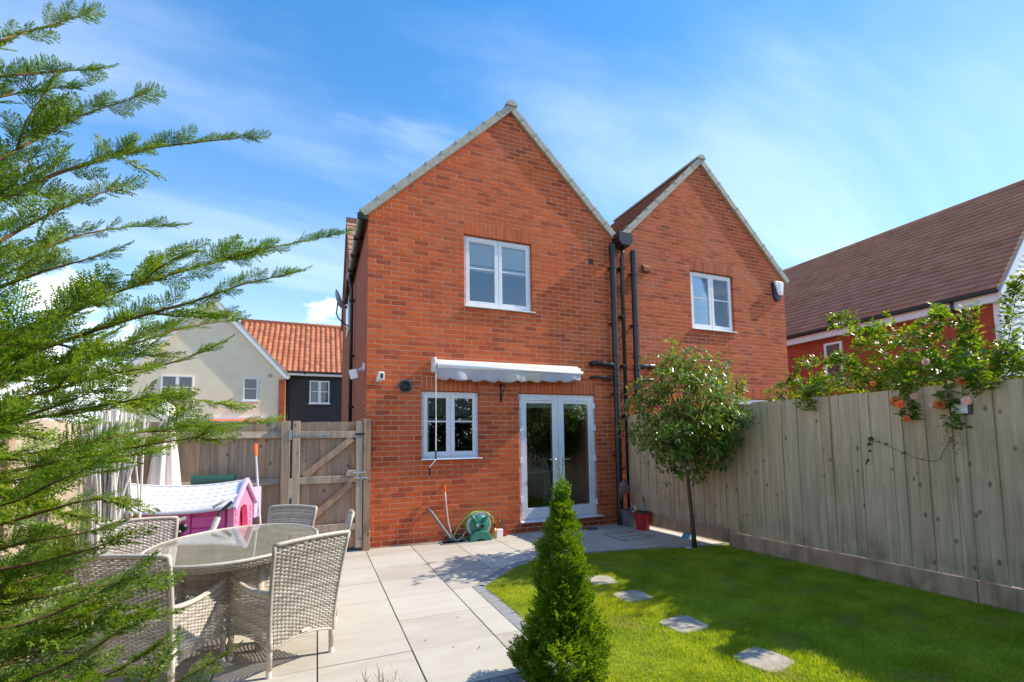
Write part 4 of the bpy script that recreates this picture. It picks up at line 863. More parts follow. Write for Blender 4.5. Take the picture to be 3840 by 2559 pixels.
# left-hand fence
LF = thing('garden_fence', (-3.06, -3, 0), 'bright sunlit boarded fence behind the conifer on the left edge', 'fence')
lm = feather_meshes(1.72, MATS['pale_wood'], 6); y = -.12
while y > -6.6: inst('board', random.choice(lm), (-3.06, y, .05), LF, (0, 0, math.pi / 2 + random.uniform(-.01, .01))); y -= .104
for yy in (-.06, -1.9, -3.75, -5.6): MB().box(-3.06, -2.96, yy - .05, yy + .05, -.05, 1.82).build('post', MATS['gate_wood'], LF, bevel=.004)
# gate
G = thing('garden_gate', (-.5, -.05, 0), 'ledged and braced timber side gate with a galvanised latch beside the house', 'gate')
gm = feather_meshes(1.735, MATS['gate_wood'], 5, .112); x = -.88
while x < -.06: inst('board', random.choice(gm), (x, -.035, .06 + random.uniform(-.002, .002)), G, (0, 0, random.uniform(-.006, .006))); x += .1
MB().box(-.940, -.850, -.098, -.057, .05, 1.80).build('stile', MATS['pale_wood'], G, bevel=.004); MB().box(-.142, -.055, -.098, -.057, .05, 1.80).build('stile', MATS['pale_wood'], G, bevel=.004)
for z in (1.615, 1.0, .345): MB().box(-.90 if z == 1.0 else -.8495, -.1425, -.0975 if z == 1.0 else -.0965, -.0565, z - .048, z + .048).build('ledge', MATS['rail_wood'], G, bevel=.004) if z != 1.0 else MB().box(-.8495, -.1425, -.0968, -.0565, z - .048, z + .048).build('ledge', MATS['rail_wood'], G, bevel=.004)
for (a, b) in (((-.80, -.077, 1.055), (-.19, -.077, 1.56)), ((-.80, -.077, .40), (-.19, -.077, .945))): MB().bar(a, b, .036, .085, up=(0, 0, 1)).build('brace', MATS['gate_wood'], G, bevel=.003)
MB().box(-.955, -.49, -.1025, -.0985, 1.60, 1.632).build('strap_hinge', MATS['galvanised'], G); MB().box(-.985, -.945, -.125, -.1155, 1.55, 1.68).build('hinge_plate', MATS['galvanised'], G)
MB().box(-.95, -.60, -.1025, -.0985, .33, .36).build('strap_hinge', MATS['galvanised'], G)
mb = MB(); mb.prism([(-.27, 1.04), (-.27, 1.07), (-.25, 1.12), (-.15, 1.12), (-.15, 1.04)], 'y', -.135, -.099); mb.build('latch_block', MATS['pale_wood'], G, bevel=.004)
MB().tube([(-.19, -.142, 1.085), (-.01, -.142, 1.085)], .008, 8).build('bolt', MATS['galvanised'], G); MB().box(-.20, -.13, -.145, -.1355, 1.065, 1.105).build('bolt_plate', MATS['galvanised'], G)
MB().tube([(-.165, -.115, 1.01), (.02, -.115, 1.005)], .009, 8).build('bolt', MATS['galvanised'], G); MB().box(-.07, -.05, -.125, -.099, .97, 1.06).build('keep', MATS['galvanised'], G)
MB().box(-.155, -.03, -.106, -.0985, 1.605, 1.63).build('slide_bolt', MATS['dark_metal'], G)
GP = thing('gate_post', (0, -.06, 0), 'square timber gate post fixed against the brick corner', 'post')
MB().box(-.045, .052, -.105, -.006, -.05, 1.83).build('post', MATS['gate_wood'], GP, bevel=.005)
# ---------------------------------------------------------------- rattan furniture
def rattan_mat():
    t = NT('rattan'); p = t.coords('Object'); rnd = t.n('ShaderNodeNewGeometry').outputs['Random Per Island']
    c = t.ramp(t.math('ADD', t.math('MULTIPLY', rnd, .5), t.math('MULTIPLY', t.noise(p, 30, 4), .5)), [(0.25, (.36, .315, .26)), (0.5, (.52, .47, .40)), (0.75, (.66, .61, .54))]); MATS['rattan'] = t.set(c, 0.55, 0.4)
    t = NT('table_weave'); v = t.coords('Object', (1, 1, 1)); sep_ = t.n('ShaderNodeSeparateXYZ'); t.l(v, sep_.inputs[0])
    a = t.math('SINE', t.math('MULTIPLY', sep_.outputs[0], 230)); b = t.math('SINE', t.math('MULTIPLY', sep_.outputs[1], 165)); h = t.math('MULTIPLY', a, b)
    c = t.ramp(t.math('ADD', t.math('MULTIPLY', h, .5), t.math('MULTIPLY', t.noise(v, 5, 4), .9)), [(0.15, (.26, .225, .165)), (0.5, (.48, .43, .34)), (0.85, (.62, .57, .47))]); t.bump(h, 0.5, .003); MATS['table_weave'] = t.set(c, 0.6, 0.35)
rattan_mat()
def weave(fn, nu, nv, w=.0054, amp=.0044, cull=None, stake=True, sub=2):
    # fn(u, v) -> point; ribbons run along u; nv ribbons, nu stakes; closed diamond cross-section
    V = []; F = []; eps = 1e-3
    def frame(u, v):
        p = Vector(fn(u, v)); du = (Vector(fn(min(u + eps, 1), v)) - Vector(fn(max(u - eps, 0), v))); dv = (Vector(fn(u, min(v + eps, 1))) - Vector(fn(u, max(v - eps, 0))))
        n = du.cross(dv); n = n.normalized() if n.length > 1e-12 else Vector((0, 0, 1)); return p, dv.normalized(), n
    ns = nu * sub
    for j in range(nv):
        v = (j + .5) / nv; prev = None; ph = (j // 1) % 2
        for i in range(ns + 1):
            u = i / ns
            p, dv, n = frame(u, v)
            if cull and cull(u, v): prev = None; continue
            off = amp * math.cos(math.pi * (i / sub) + math.pi * ph); q = p + n * off; b = len(V)
            V += [q + dv * w, q + n * .0022, q - dv * w, q - n * .0022]
            if prev is not None:
                for a in range(4): F.append((prev + a, prev + (a + 1) % 4, b + (a + 1) % 4, b + a))
            prev = b
    if stake:
        for i in range(nu + 1):
            u = (i) / nu; prev = None
            for j in range(0, 13):
                v = j / 12
                if cull and cull(u, v): prev = None; continue
                p, dv, n = frame(min(max(u, .002), .998), v); du = dv.cross(n); b = len(V); V += [p + du * .0025, p + n * .0012, p - du * .0025, p - n * .0012]
                if prev is not None:
                    for a in range(4): F.append((prev + a, prev + (a + 1) % 4, b + (a + 1) % 4, b + a))
                prev = b
    return MB().add(V, F)
def rim(mb, pts, r=.013): mb.tube(pts, r, 8)
def make_chair(label):
    t = thing('rattan_chair', (0, 0, 0), label, 'chair', 'rattan dining chairs')
    # local frame: +y is forwards, origin on the floor
    HB, ZS = .845, .16
    def back(u, v):
        wv = .225 + .045 * v; x = (u - .5) * 2 * wv; z0 = ZS + .05 * (1 - (2 * u - 1) ** 2); z = z0 + (HB - z0 + .012 * (1 - (2 * u - 1) ** 2)) * v
        return (x, -.235 - .11 * v ** 1.6 - .02 * (1 - (2 * u - 1) ** 2), z)
    weave(back, 19, 54).build('backrest', MATS['rattan'], t, local=True)
    mb = MB(); rim(mb, [back(i / 16, 1) for i in range(17)], .014); rim(mb, [back(0, i / 10) for i in range(11)], .013); rim(mb, [back(1, i / 10) for i in range(11)], .013); rim(mb, [back(i / 16, 0) for i in range(17)], .008); mb.build('back_rim', MATS['rattan'], t, local=True, smooth=True)
    def armz(k): return .535 + .085 * k ** 1.5 - .03 * math.sin(math.pi * k)     # k from back to front
    for s in (-1, 1):
        def side(u, v, s=s):
            z0 = ZS + .05 * (1 - (2 * u - 1) ** 2); z = z0 + (armz(u) - z0) * v; yb = -.235 - .11 * max(0, (z - ZS) / (HB - ZS)) ** 1.6
            x = s * (.225 + .045 * (z - ZS) / (HB - ZS) + .012 * math.sin(math.pi * u)); return (x, yb + (.265 + .03 * v - yb) * u, z)
        weave(side, 18, 32).build('side_panel', MATS['rattan'], t, local=True)
        mb = MB(); pts = [side(i / 12, 1) for i in range(13)]; rim(mb, pts, .017); mb.tube([side(1, 1), side(1, .5), side(1, 0)], .015, 8); mb.build('armrest', MATS['rattan'], t, local=True, smooth=True)
        for yy in (-.225, .255):
            x = s * .222; l = MB(); l.tube([(x, yy, .30), (x, yy, .035)], [.021, .017], 10); lg = l.build('leg', MATS['rattan'], t, local=True, smooth=True)
            MB().tube([(x, yy, .04), (x, yy, 0)], .0175, 10).build('foot_cap', MATS['pale_plastic'], lg, local=True)
    def seat(u, v): return ((u - .5) * .45, -.25 + .50 * v, .415 + .012 * math.cos(math.pi * (u - .5)))
    weave(seat, 18, 44, stake=False).build('seat', MATS['rattan'], t, local=True)
    def apron(u, v): z0 = ZS + .04 + .06 * (1 - (2 * u - 1) ** 2); return ((u - .5) * .45, .262, z0 + (.41 - z0) * v)
    weave(apron, 18, 15).build('front_apron', MATS['rattan'], t, local=True)
    MB().box(-.028, .028, -.268, -.262, .225, .245).build('label_plate', MATS['pale_plastic'], t, local=True)
    return t
chairs = [((-1.515, -3.50), (.40, .90), 'rattan armchair in the left foreground, seen from behind, half hidden by conifer sprays'),
          ((-.838, -3.435), (-.55, .835), 'rattan armchair with its woven back to us, nearest the paving'),
          ((-.70, -2.62), (-1, .03), 'rattan armchair at the right end of the table, seen edge on'),
          ((-1.06, -2.05), (-.60, -.80), 'rattan armchair on the far side of the table in front of the gate'),
          ((-1.95, -2.42), (.25, -.97), 'rattan armchair with sunlit pale backrest beside the pink playhouse'),
          ((-2.16, -3.22), (.98, .10), 'rattan armchair at the left end of the table behind the conifer')]
c0 = None
for (x, y), (fx, fy), lb in chairs:
    rz = math.atan2(fy, fx) - math.pi / 2
    if c0 is None: c0 = make_chair(lb); c0.location = (x, y, 0); c0.rotation_euler = (0, 0, rz)
    else: copy_tree(c0, (x, y, 0), rz, None, lb)
# oval table
TB = thing('garden_table', (-1.20, -2.84, 0), 'oval glass-topped rattan garden table', 'table')
a_, b_ = .565, .83; n = 64; rot = R_(-8)
def ov(k, s=1.0): 
    x, y = a_ * s * math.cos(k), b_ * s * math.sin(k); return (-1.20 + x * math.cos(rot) - y * math.sin(rot), -2.84 + x * math.sin(rot) + y * math.cos(rot))
MB().prism([ov(2 * math.pi * i / n, .985) for i in range(n)], 'z', .700, .722).build('table_top', MATS['table_weave'], TB)
MB().prism([ov(2 * math.pi * i / n, .975) for i in range(n)], 'z', .7235, .7295).build('glass_top', MATS['table_glass'], TB)
def band(u, v): p = ov(2 * math.pi * u, 1.0 - .04 * v * v); return (p[0], p[1], .722 - .055 * v)
weave(band, 170, 6, w=.0048).build('rim_band', MATS['rattan'], TB)
mb = MB(); mb.tube([ov(2 * math.pi * i / n) + (.721,) for i in range(n + 1)], .012, 8); mb.build('rim', MATS['rattan'], TB, smooth=True)
for i in range(4):
    k = R_(45 + 90 * i); p = ov(k, .62); mb = MB(); mb.tube([p + (.70,), p + (0,)], .028, 10); mb.build('leg', MATS['rattan'], TB, smooth=True)
def skirt(u, v): p = ov(2 * math.pi * u, .62); return (p[0], p[1], .69 - .35 * v)
weave(skirt, 110, 26).build('woven_skirt', MATS['rattan'], TB)
# closed parasol
PS = thing('closed_parasol', (-2.30, -.22, 0), 'folded cream parasol tied near its top against the back fence', 'parasol')
MB().tube([(-2.30, -.22, 0), (-2.30, -.22, 2.02)], .02, 10).build('pole', MATS['steel_pole'], PS, smooth=True)
stripe_cloth('canopy_cloth', (.78, .72, .66, 1), (.80, .66, .60, 1))
V = []; F = []; nu_, nv_ = 72, 20
for j in range(nv_ + 1):
    v = j / nv_; z = 2.0 - 1.42 * v; r0 = .045 + .125 * v ** .9 if v > .12 else .05 + .05 * math.sin(v / .12 * math.pi)
    if .08 < v < .16: r0 *= .75
    for i in range(nu_):
        a = 2 * math.pi * i / nu_; fold = 1 + .34 * min(1, v * 2.2) * math.sin(8 * a + 1.6 * math.sin(3 * v)) * (.8 + .2 * math.sin(3 * a))
        V.append((-2.30 + r0 * fold * math.cos(a), -.22 + r0 * fold * math.sin(a), z - .04 * math.sin(8 * a) * v))
for j in range(nv_):
    for i in range(nu_): F.append((j * nu_ + i, (j + 1) * nu_ + i, (j + 1) * nu_ + (i + 1) % nu_, j * nu_ + (i + 1) % nu_))
o = MB().add(V, F).build('canopy', MATS['canopy_cloth'], PS, smooth=True); sm = o.modifiers.new('thick', 'SOLIDIFY'); sm.thickness = .003
mb = MB(); mb.lathe([(.06, 1.845), (.066, 1.855), (.066, 1.875), (.06, 1.885)], (-2.30, -.22, 0), 20); mb.build('tie', MATS['canopy_cloth'], PS)
MB().box(-2.41, -2.18, -.35, -.32, 1.80, 1.86).build('tie_bow', MATS['canopy_cloth'], PS, bevel=.02)
MB().lathe([(.22, 0), (.22, .05), (.05, .07), (.04, .28)], (-2.30, -.22, 0), 24).build('base', MATS['dark_metal'], PS)
# bundle of white canes
RD = thing('cane_bundle', (-2.52, -1.25, 0), 'tall bundle of white canes leaning behind the conifer left of the parasol', 'cane bundle')
mb = MB()
for i in range(110):
    x = -2.52 + random.gauss(0, .10); y = -1.25 + random.gauss(0, .07); dx = random.gauss(0, .07); h = random.uniform(1.45, 1.95)
    mb.tube([(x + dx * .8, y, 0), (x, y, h * .6), (x - dx * .7 + random.gauss(0, .02), y + random.gauss(0, .03), h)], random.uniform(.004, .011), 5)
mb.build('canes', MATS['reed'], RD)['kind'] = 'stuff'
# playhouse
PH = thing('playhouse', (-1.95, -.9, 0), "child's pink plastic playhouse with a white and lilac checked roof", 'playhouse')
O = Vector((-2.572, -.96, 0)); ang = R_(-12); ux = Vector((math.cos(ang), math.sin(ang), 0)); uy = Vector((-math.sin(ang), math.cos(ang), 0)); Lh, Dh, ZE, ZR = 1.12, .56, .87, 1.07
def W(a, b, z): return tuple(O + ux * a + uy * b + Vector((0, 0, z)))
def obx(mb, a0, a1, b0, b1, z0, z1): mb.add([W(a0, b0, z0), W(a1, b0, z0), W(a1, b1, z0), W(a0, b1, z0), W(a0, b0, z1), W(a1, b0, z1), W(a1, b1, z1), W(a0, b1, z1)], [(0, 3, 2, 1), (4, 5, 6, 7), (0, 1, 5, 4), (1, 2, 6, 5), (2, 3, 7, 6), (3, 0, 4, 7)])
mb = MB(); obx(mb, .03, Lh - .03, .03, .07, 0, ZE - .07); obx(mb, .03, Lh - .03, Dh - .07, Dh - .03, 0, ZE - .07); obx(mb, .03, .07, .07, Dh - .07, 0, ZE - .03); mb.build('wall', MATS['pink_plastic'], PH)
for (a0, a1) in ((.12, .36), (.44, .66), (.74, .98)):
    mb = MB(); [obx(mb, a0, a1, .012, .0296, .1 + i * .13, .1 + i * .13 + .115) for i in range(5)]; mb.build('wall_panel', MATS['pink_plastic'], PH, bevel=.006)
for a in (.06, .40, .70, 1.03):
    mb = MB(); obx(mb, a - .03, a + .03, .004, .0298, 0, ZE - .08); mb.build('pilaster', MATS['pink_plastic'], PH, bevel=.006)
# gable end with an arched doorway
def gable(a0, a1, outer, hole):
    mb = MB(); n = len(outer); m_ = len(hole); v = [W(a0, p[0], p[1]) for p in outer] + [W(a0, p[0], p[1]) for p in hole] + [W(a1, p[0], p[1]) for p in outer] + [W(a1, p[0], p[1]) for p in hole]
    f = []
    for s_ in (0, n + m_):
        for i in range(n): j = (i + 1) % n; f.append((s_ + i, s_ + j, s_ + n + j, s_ + n + i) if s_ else (i, n + i, n + j, j))
    for i in range(n): j = (i + 1) % n; f.append((i, j, n + m_ + j, n + m_ + i)); f.append((n + i, 2 * n + m_ + i, 2 * n + m_ + j, n + j))
    return mb.add(v, f)
c = Dh / 2; outer = [(0, 0), (0, ZE * .5), (0, ZE), (.10, ZE + .05), (c - .1, ZR - .08), (c, ZR - .02), (c + .1, ZR - .08), (Dh - .10, ZE + .05), (Dh, ZE), (Dh, ZE * .5), (Dh, 0), (Dh - .12, 0)]
hole = [(.14, .0), (.14, .35), (.14, .62), (.16, .72), (c - .09, .80), (c, .82), (c + .09, .80), (Dh - .16, .72), (Dh - .14, .62), (Dh - .14, .35), (Dh - .14, 0.001), (Dh - .3, 0)]
gable(Lh - .03, Lh + .03, outer, hole).build('gable_front', MATS['pink_light'], PH, bevel=.006)
mb = MB(); 
for i in range(9):
    z = .05 + i * .085
    for b in (.06, Dh - .06): obx(mb, Lh + .0302, Lh + .042, b - .03, b + .03, z, z + .06)
mb.build('quoins', MATS['pink_light'], PH, bevel=.004)
mb = MB(); obx(mb, Lh - .06, Lh - .045, .10, Dh - .10, 0, .86); mb.build('door', MATS['magenta'], PH)
mb = MB(); obx(mb, Lh - .02, Lh + .05, Dh + .01, Dh + .24, .62, .98); mb.build('shutter', MATS['lilac_plastic'], PH, bevel=.01)
def roof_cloth():
    t = NT('checked_roof'); s_ = t.n('ShaderNodeSeparateXYZ'); t.l(t.coords('UV'), s_.inputs[0])
    st = t.math('GREATER_THAN', t.math('FRACT', t.math('MULTIPLY', s_.outputs[1], 6.0)), .82); sk = t.math('GREATER_THAN', t.math('SINE', t.math('MULTIPLY', s_.outputs[0], 90)), -.2)
    wide = t.math('GREATER_THAN', t.math('FRACT', t.math('MULTIPLY', s_.outputs[0], 5)), .5)
    c = t.mix(t.math('MULTIPLY', wide, .35), (.84, .84, .88, 1), (.72, .72, .82, 1)); c = t.mix(t.math('MULTIPLY', t.math('MULTIPLY', st, sk), .75), c, (.36, .36, .50, 1)); MATS['checked_roof'] = t.set(c, 0.5, 0.4)
roof_cloth()
for side_ in (0, 1):
    V = []; F = []; UV = []; nu_, nv_ = 24, 8
    for i in range(nu_ + 1):
        for j in range(nv_ + 1):
            u, v = i / nu_, j / nv_; sag = .055 * (1 - (2 * u - 1) ** 2); b = (-.05 + (c + .05) * v); b = b if side_ == 0 else Dh - b; a = -.05 + (Lh + .12) * u
            V.append(W(a, b, ZE - .03 + (ZR - ZE + .05) * v ** .92 - sag)); UV.append((u, v))
    for i in range(nu_):
        for j in range(nv_): F.append((i * (nv_ + 1) + j, (i + 1) * (nv_ + 1) + j, (i + 1) * (nv_ + 1) + j + 1, i * (nv_ + 1) + j + 1))
    o = MB().add(V, F).build('roof', MATS['checked_roof'], PH, smooth=True); uvl = o.data.uv_layers.new(name='UVMap')
    for lp in o.data.loops: uvl.data[lp.index].uv = UV[lp.vertex_index]
    sm = o.modifiers.new('thick', 'SOLIDIFY'); sm.thickness = .02
mb = MB()
for b in (0, Dh): mb.bar(W(Lh + .055, -.06 if b == 0 else Dh + .06, ZE - .06), W(Lh + .055, c, ZR + .03), .035, .05)
mb.build('bargeboard', MATS['lilac_plastic'], PH, bevel=.006)
# toys and tools in that corner
t = thing('toy_scooter', (-1.62, -1.6, 0), "child's scooter with white and black handlebars leaning by the playhouse", 'scooter')
MB().tube([(-1.72, -1.62, .12), (-1.62, -1.52, .55), (-1.53, -1.45, .82)], .016, 10).build('stem', MATS['dark_metal'], t, smooth=True)
MB().tube([(-1.60, -1.51, .60), (-1.55, -1.47, .76)], .028, 10).build('stem_cover', MATS['pale_plastic'], t)
mb = MB(); mb.tube([(-1.60, -1.47, .86), (-1.50, -1.43, .92), (-1.40, -1.40, .97)], .013, 8); mb.build('handlebar', MATS['pale_plastic'], t, smooth=True); MB().tube([(-1.52, -1.44, .82), (-1.44, -1.41, .90)], .018, 8).build('grip', MATS['black_plastic'], t)
MB().bar((-1.95, -1.70, .08), (-1.68, -1.60, .08), .10, .03).build('deck', MATS['blue_plastic'], t, bevel=.01)
for (x, y) in ((-1.98, -1.71), (-1.66, -1.59)): mb = MB(); mb.lathe([(.05, -.015), (.06, -.01), (.06, .01), (.05, .015)], (x, y, .06), 18, axis='y'); mb.build('wheel', MATS['black_plastic'], t)
t = thing('toy_tricycle', (-1.95, -1.75, 0), "small child's trike with grey handlebars between the far chair and the playhouse", 'tricycle')
MB().tube([(-1.88, -1.78, .30), (-1.86, -1.74, .62)], .018, 8).build('stem', MATS['dark_metal'], t); MB().tube([(-2.00, -1.80, .70), (-1.88, -1.76, .76), (-1.78, -1.70, .80)], .020, 8).build('handlebar', MATS['grey_plastic'], t, smooth=True)
mb = MB(); mb.lathe([(.03, -.02), (.045, 0), (.03, .02)], (-1.80, -1.72, .71), 14, axis='y'); mb.lathe([(.03, -.02), (.045, 0), (.03, .02)], (-1.84, -1.74, .66), 14, axis='y'); mb.build('bell', MATS['dark_metal'], t, autosmooth=True)
mb = MB(); mb.lathe([(.10, -.02), (.13, -.015), (.13, .015), (.10, .02)], (-1.88, -1.80, .14), 22, axis='x'); mb.build('wheel', MATS['black_plastic'], t, autosmooth=True)
MB().bar((-1.90, -1.80, .30), (-1.75, -1.35, .30), .05, .05).build('frame', MATS['magenta'], t); MB().box(-1.90, -1.62, -1.62, -1.36, .42, .48).build('seat', MATS['blue_plastic'], t, bevel=.02)
for x in (-1.92, -1.58): mb = MB(); mb.lathe([(.06, -.02), (.085, -.015), (.085, .015), (.06, .02)], (x, -1.36, .09), 18, axis='x'); mb.build('wheel', MATS['black_plastic'], t, autosmooth=True)
t = thing('storage_box', (-1.68, -1.42, 0), 'light blue plastic toy box beside the pink playhouse wall', 'toy box'); mb = MB(); mb.prism([(-1.86, 0), (-1.56, 0), (-1.52, .50), (-1.90, .50)], 'y', -1.32, -1.05); mb.build('tub', MATS['blue_plastic'], t, bevel=.02)
t = thing('broom', (-1.28, -.5, 0), 'broom with a white pole and orange grip standing against the fence', 'broom')
MB().tube([(-1.20, -.72, .05), (-1.345, -.34, 1.42)], .013, 10).build('pole', MATS['steel_pole'], t); MB().tube([(-1.338, -.36, 1.36), (-1.352, -.32, 1.50)], [.02, .028], 10).build('grip', MATS['orange_plastic'], t); MB().box(-1.34, -1.06, -.76, -.69, 0, .07).build('head', MATS['red_plastic'], t, bevel=.01)
t = thing('planter_tube', (-1.85, -.16, .9), 'dark green plastic pipe resting on the fence rail above the playhouse', 'pipe')
mb = MB(); mb.lathe([(.058, -.22), (.064, -.22), (.064, .22), (.058, .22)], (-1.80, -.17, 1.06), 22, axis='x', closed=True); mb.build('tube', MATS['dark_green'], t, autosmooth=True); mb = MB(); mb.lathe([(.055, -.235), (.072, -.235), (.072, -.19), (.055, -.19)], (-1.80, -.17, 1.06), 22, axis='x', closed=True); mb.build('collar', MATS['dark_green'], t, autosmooth=True)
MB().box(-1.92, -1.66, -.25, -.1, .97, 1.0).build('bracket', MATS['dark_green'], t)
# ---------------------------------------------------------------- by the house wall
t = thing('hose_reel', (1.62, -.16, 0), 'green garden hose reel with a grey rim standing against the house wall', 'hose reel')
mb = MB(); mb.lathe([(.10, .0), (.185, .0), (.192, .01), (.192, .03), (.165, .035), (.15, .03)], (1.62, -.13, .225), 36, axis='y'); mb.build('drum_rim', MATS['grey_rim'], t, autosmooth=True)
mb = MB(); mb.lathe([(.15, -.03), (.15, .045), (.135, .06), (.06, .075), (.02, .076)], (1.62, -.13, .225), 36, axis='y'); mb.build('drum_face', MATS['green_plastic'], t, autosmooth=True)
mb = MB(); mb.lathe([(.185, .0), (.19, -.13), (.12, -.13)], (1.62, -.13, .225), 36, axis='y'); mb.build('coiled_hose', MATS['hose_green'], t, autosmooth=True)
for s in (-1, 1): mb = MB(); mb.tube([(1.62 + s * .045, -.20, .26), (1.62 + s * .10, -.215, .335), (1.62 + s * .145, -.21, .385)], [.020, .024, .022], 10); mb.build('frame_arm', MATS['green_plastic'], t, smooth=True)
mb = MB(); mb.obox((1.615, -.215, .225), (.075, 0, 0), (0, .018, 0), (0, 0, .032)); mb.build('crank_plate', MATS['green_plastic'], t, bevel=.012); mb = MB(); mb.lathe([(.03, 0), (.03, .02), (.022, .022)], (1.648, -.232, .218), 18, axis='y'); mb.build('hub', MATS['black_plastic'], t)
MB().tube([(1.565, -.235, .235), (1.565, -.285, .235)], .017, 12).build('crank_handle', MATS['grey_rim'], t)
V = [(1.44, -.20, 0), (1.46, -.22, .08), (1.53, -.23, .14), (1.62, -.235, .155), (1.71, -.23, .14), (1.78, -.22, .08), (1.80, -.20, 0), (1.70, -.22, 0), (1.66, -.225, .025), (1.58, -.225, .025), (1.54, -.22, 0)]
mb = MB(); mb.prism([(p[0], p[2]) for p in V], 'y', -.26, -.12); mb.build('foot', MATS['green_plastic'], t, bevel=.015)
t = thing('garden_hose', (1.3, -.12, 0), 'thin lime-green hose arching over the hose reel', 'hose')
MB().tube([(1.60, -.08, .10), (1.40, -.10, .04), (1.27, -.12, .03), (1.235, -.13, .09), (1.30, -.13, .22), (1.42, -.14, .35), (1.56, -.15, .415), (1.66, -.15, .425), (1.77, -.15, .39), (1.84, -.15, .31), (1.865, -.15, .22)], .008, 8).build('hose', MATS['hose_green'], t, smooth=True)
MB().tube([(1.865, -.15, .22), (1.868, -.15, .17)], .013, 10).build('connector', MATS['black_plastic'], t)
t = thing('tap_hose', (1.12, -.06, 0), 'grey hose hanging from a brass outside tap on the brick wall', 'hose')
MB().tube([(1.11, 0, .83), (1.11, -.06, .83), (1.11, -.075, .81)], .013, 8).build('tap', MATS['brass'], t, smooth=True); MB().tube([(1.113, -.075, .83), (1.118, -.075, .75)], [.022, .016], 10).build('connector', MATS['orange_plastic'], t); MB().box(1.085, 1.135, -.068, -.052, .845, .86).build('tap_handle', MATS['brass'], t)
MB().tube([(1.118, -.075, .76), (1.135, -.085, .55), (1.16, -.10, .30), (1.20, -.115, .12), (1.25, -.13, .025), (1.31, -.14, .02), (1.38, -.13, .08), (1.44, -.10, .17)], .0105, 8).build('hose', MATS['hose_grey'], t, smooth=True)
t = thing('waste_pipe', (.9, -.05, .47), 'short grey waste pipe slanting from the wall to the gully', 'pipe')
MB().tube([(.885, .0, .49), (.885, -.06, .485), (.92, -.075, .45), (1.02, -.09, .30), (1.16, -.12, .10), (1.20, -.14, .02)], .022, 10).build('pipe', MATS['grey_plastic'], t, smooth=True)
t = thing('carton', (1.95, -.13, 0), 'small crumpled white carton on the paving next to the hose reel', 'carton'); mb = MB(); mb.obox((1.95, -.12, .065), (.055, .008, 0), (-.005, .035, 0), (.004, 0, .064)); mb.build('box', MATS['white_paint'], t, bevel=.008)
t = thing('spray_nozzle', (1.85, -.17, 0), 'yellow-orange hose spray nozzle lying by the white carton', 'nozzle'); mb = MB(); mb.tube([(1.83, -.18, .01), (1.855, -.18, .08), (1.87, -.17, .16)], [.014, .022, .018], 10); mb.tube([(1.85, -.18, .10), (1.80, -.19, .05)], .013, 8); mb.build('body', MATS['brass'], t, smooth=True)
t = thing('hand_trowel', (2.05, -.1, 0), 'small red hand trowel propped at the foot of the brick wall', 'trowel'); mb = MB(); mb.prism([(2.01, .0), (2.09, .01), (2.07, .10), (2.02, .13)], 'y', -.10, -.09); mb.build('blade', MATS['red_plastic'], t); MB().tube([(2.03, -.095, .12), (1.985, -.06, .22), (1.965, -.03, .28)], .012, 8).build('grip', MATS['dark_green'], t, smooth=True)
# buckets, mop and child's spades in the right corner
t = thing('grey_bin', (4.30, -.22, 0), 'small square grey bin beside the black soil pipe', 'bin'); mb = MB(); w0, w1 = .095, .125; n = 4
pr = lambda w, z: [(4.29 - w, -.24 - w, z), (4.29 + w, -.24 - w, z), (4.29 + w, -.24 + w, z), (4.29 - w, -.24 + w, z)]
mb.add(pr(w0, 0) + pr(w1, .25) + pr(w1 + .012, .25) + pr(w1 + .014, .275) + pr(w1 - .006, .275) + pr(w0 - .008, .012), [(3, 2, 1, 0)] + [(i * 4 + j, i * 4 + (j + 1) % 4, i * 4 + 4 + (j + 1) % 4, i * 4 + 4 + j) for i in range(5) for j in range(4)] + [(20, 21, 22, 23)]); mb.build('tub', MATS['grey_plastic'], t, bevel=.006)
MB().tube([(4.23, -.40, .255), (4.30, -.42, .28), (4.38, -.41, .285), (4.42, -.36, .27)], .006, 6).build('handle', MATS['pale_plastic'], t, smooth=True)
t = thing('red_bucket', (4.27, -.66, 0), 'red plastic bucket with a mop standing in it by the fence', 'bucket')
mb = MB(); mb.lathe([(.105, 0), (.135, .255), (.148, .262), (.148, .275), (.132, .275), (.10, .02), (.01, .018)], (4.27, -.64, 0), 32); mb.build('tub', MATS['red_plastic'], t, autosmooth=True)
mb = MB(); mb.lathe([(.128, .262), (.131, .285), (.09, .29), (.05, .25)], (4.27, -.64, 0), 24); mb.build('wringer', MATS['black_plastic'], t, autosmooth=True)
t = thing('mop', (4.2, -.6, 0), 'string mop standing head up in the red bucket', 'mop')
MB().tube([(4.28, -.62, .05), (4.155, -.42, .60)], .012, 10).build('handle', MATS['red_plastic'], t); MB().tube([(4.222, -.53, .305), (4.205, -.50, .38)], .0135, 10).build('sleeve', MATS['pale_plastic'], t)
mb = MB()
for i in range(46):
    a = random.uniform(0, 6.28); r = random.uniform(.02, .07); x, y = 4.125, -.375; hz = random.uniform(.70, .80); mb.tube([(x + .02, y - .03, .62), (x + r * .5 * math.cos(a), y + r * .5 * math.sin(a), hz), (x - .02 + r * math.cos(a), y + r * math.sin(a), hz - .03), (x - .03 + r * 1.15 * math.cos(a), y + r * 1.15 * math.sin(a), hz - random.uniform(.12, .24))], .008, 5)
mb.build('mop_head', MATS['mop_cloth'], t, smooth=True)
t = thing('toy_spade', (4.42, -.55, .3), "child's pink and blue plastic spade sticking up from the red bucket", 'spade')
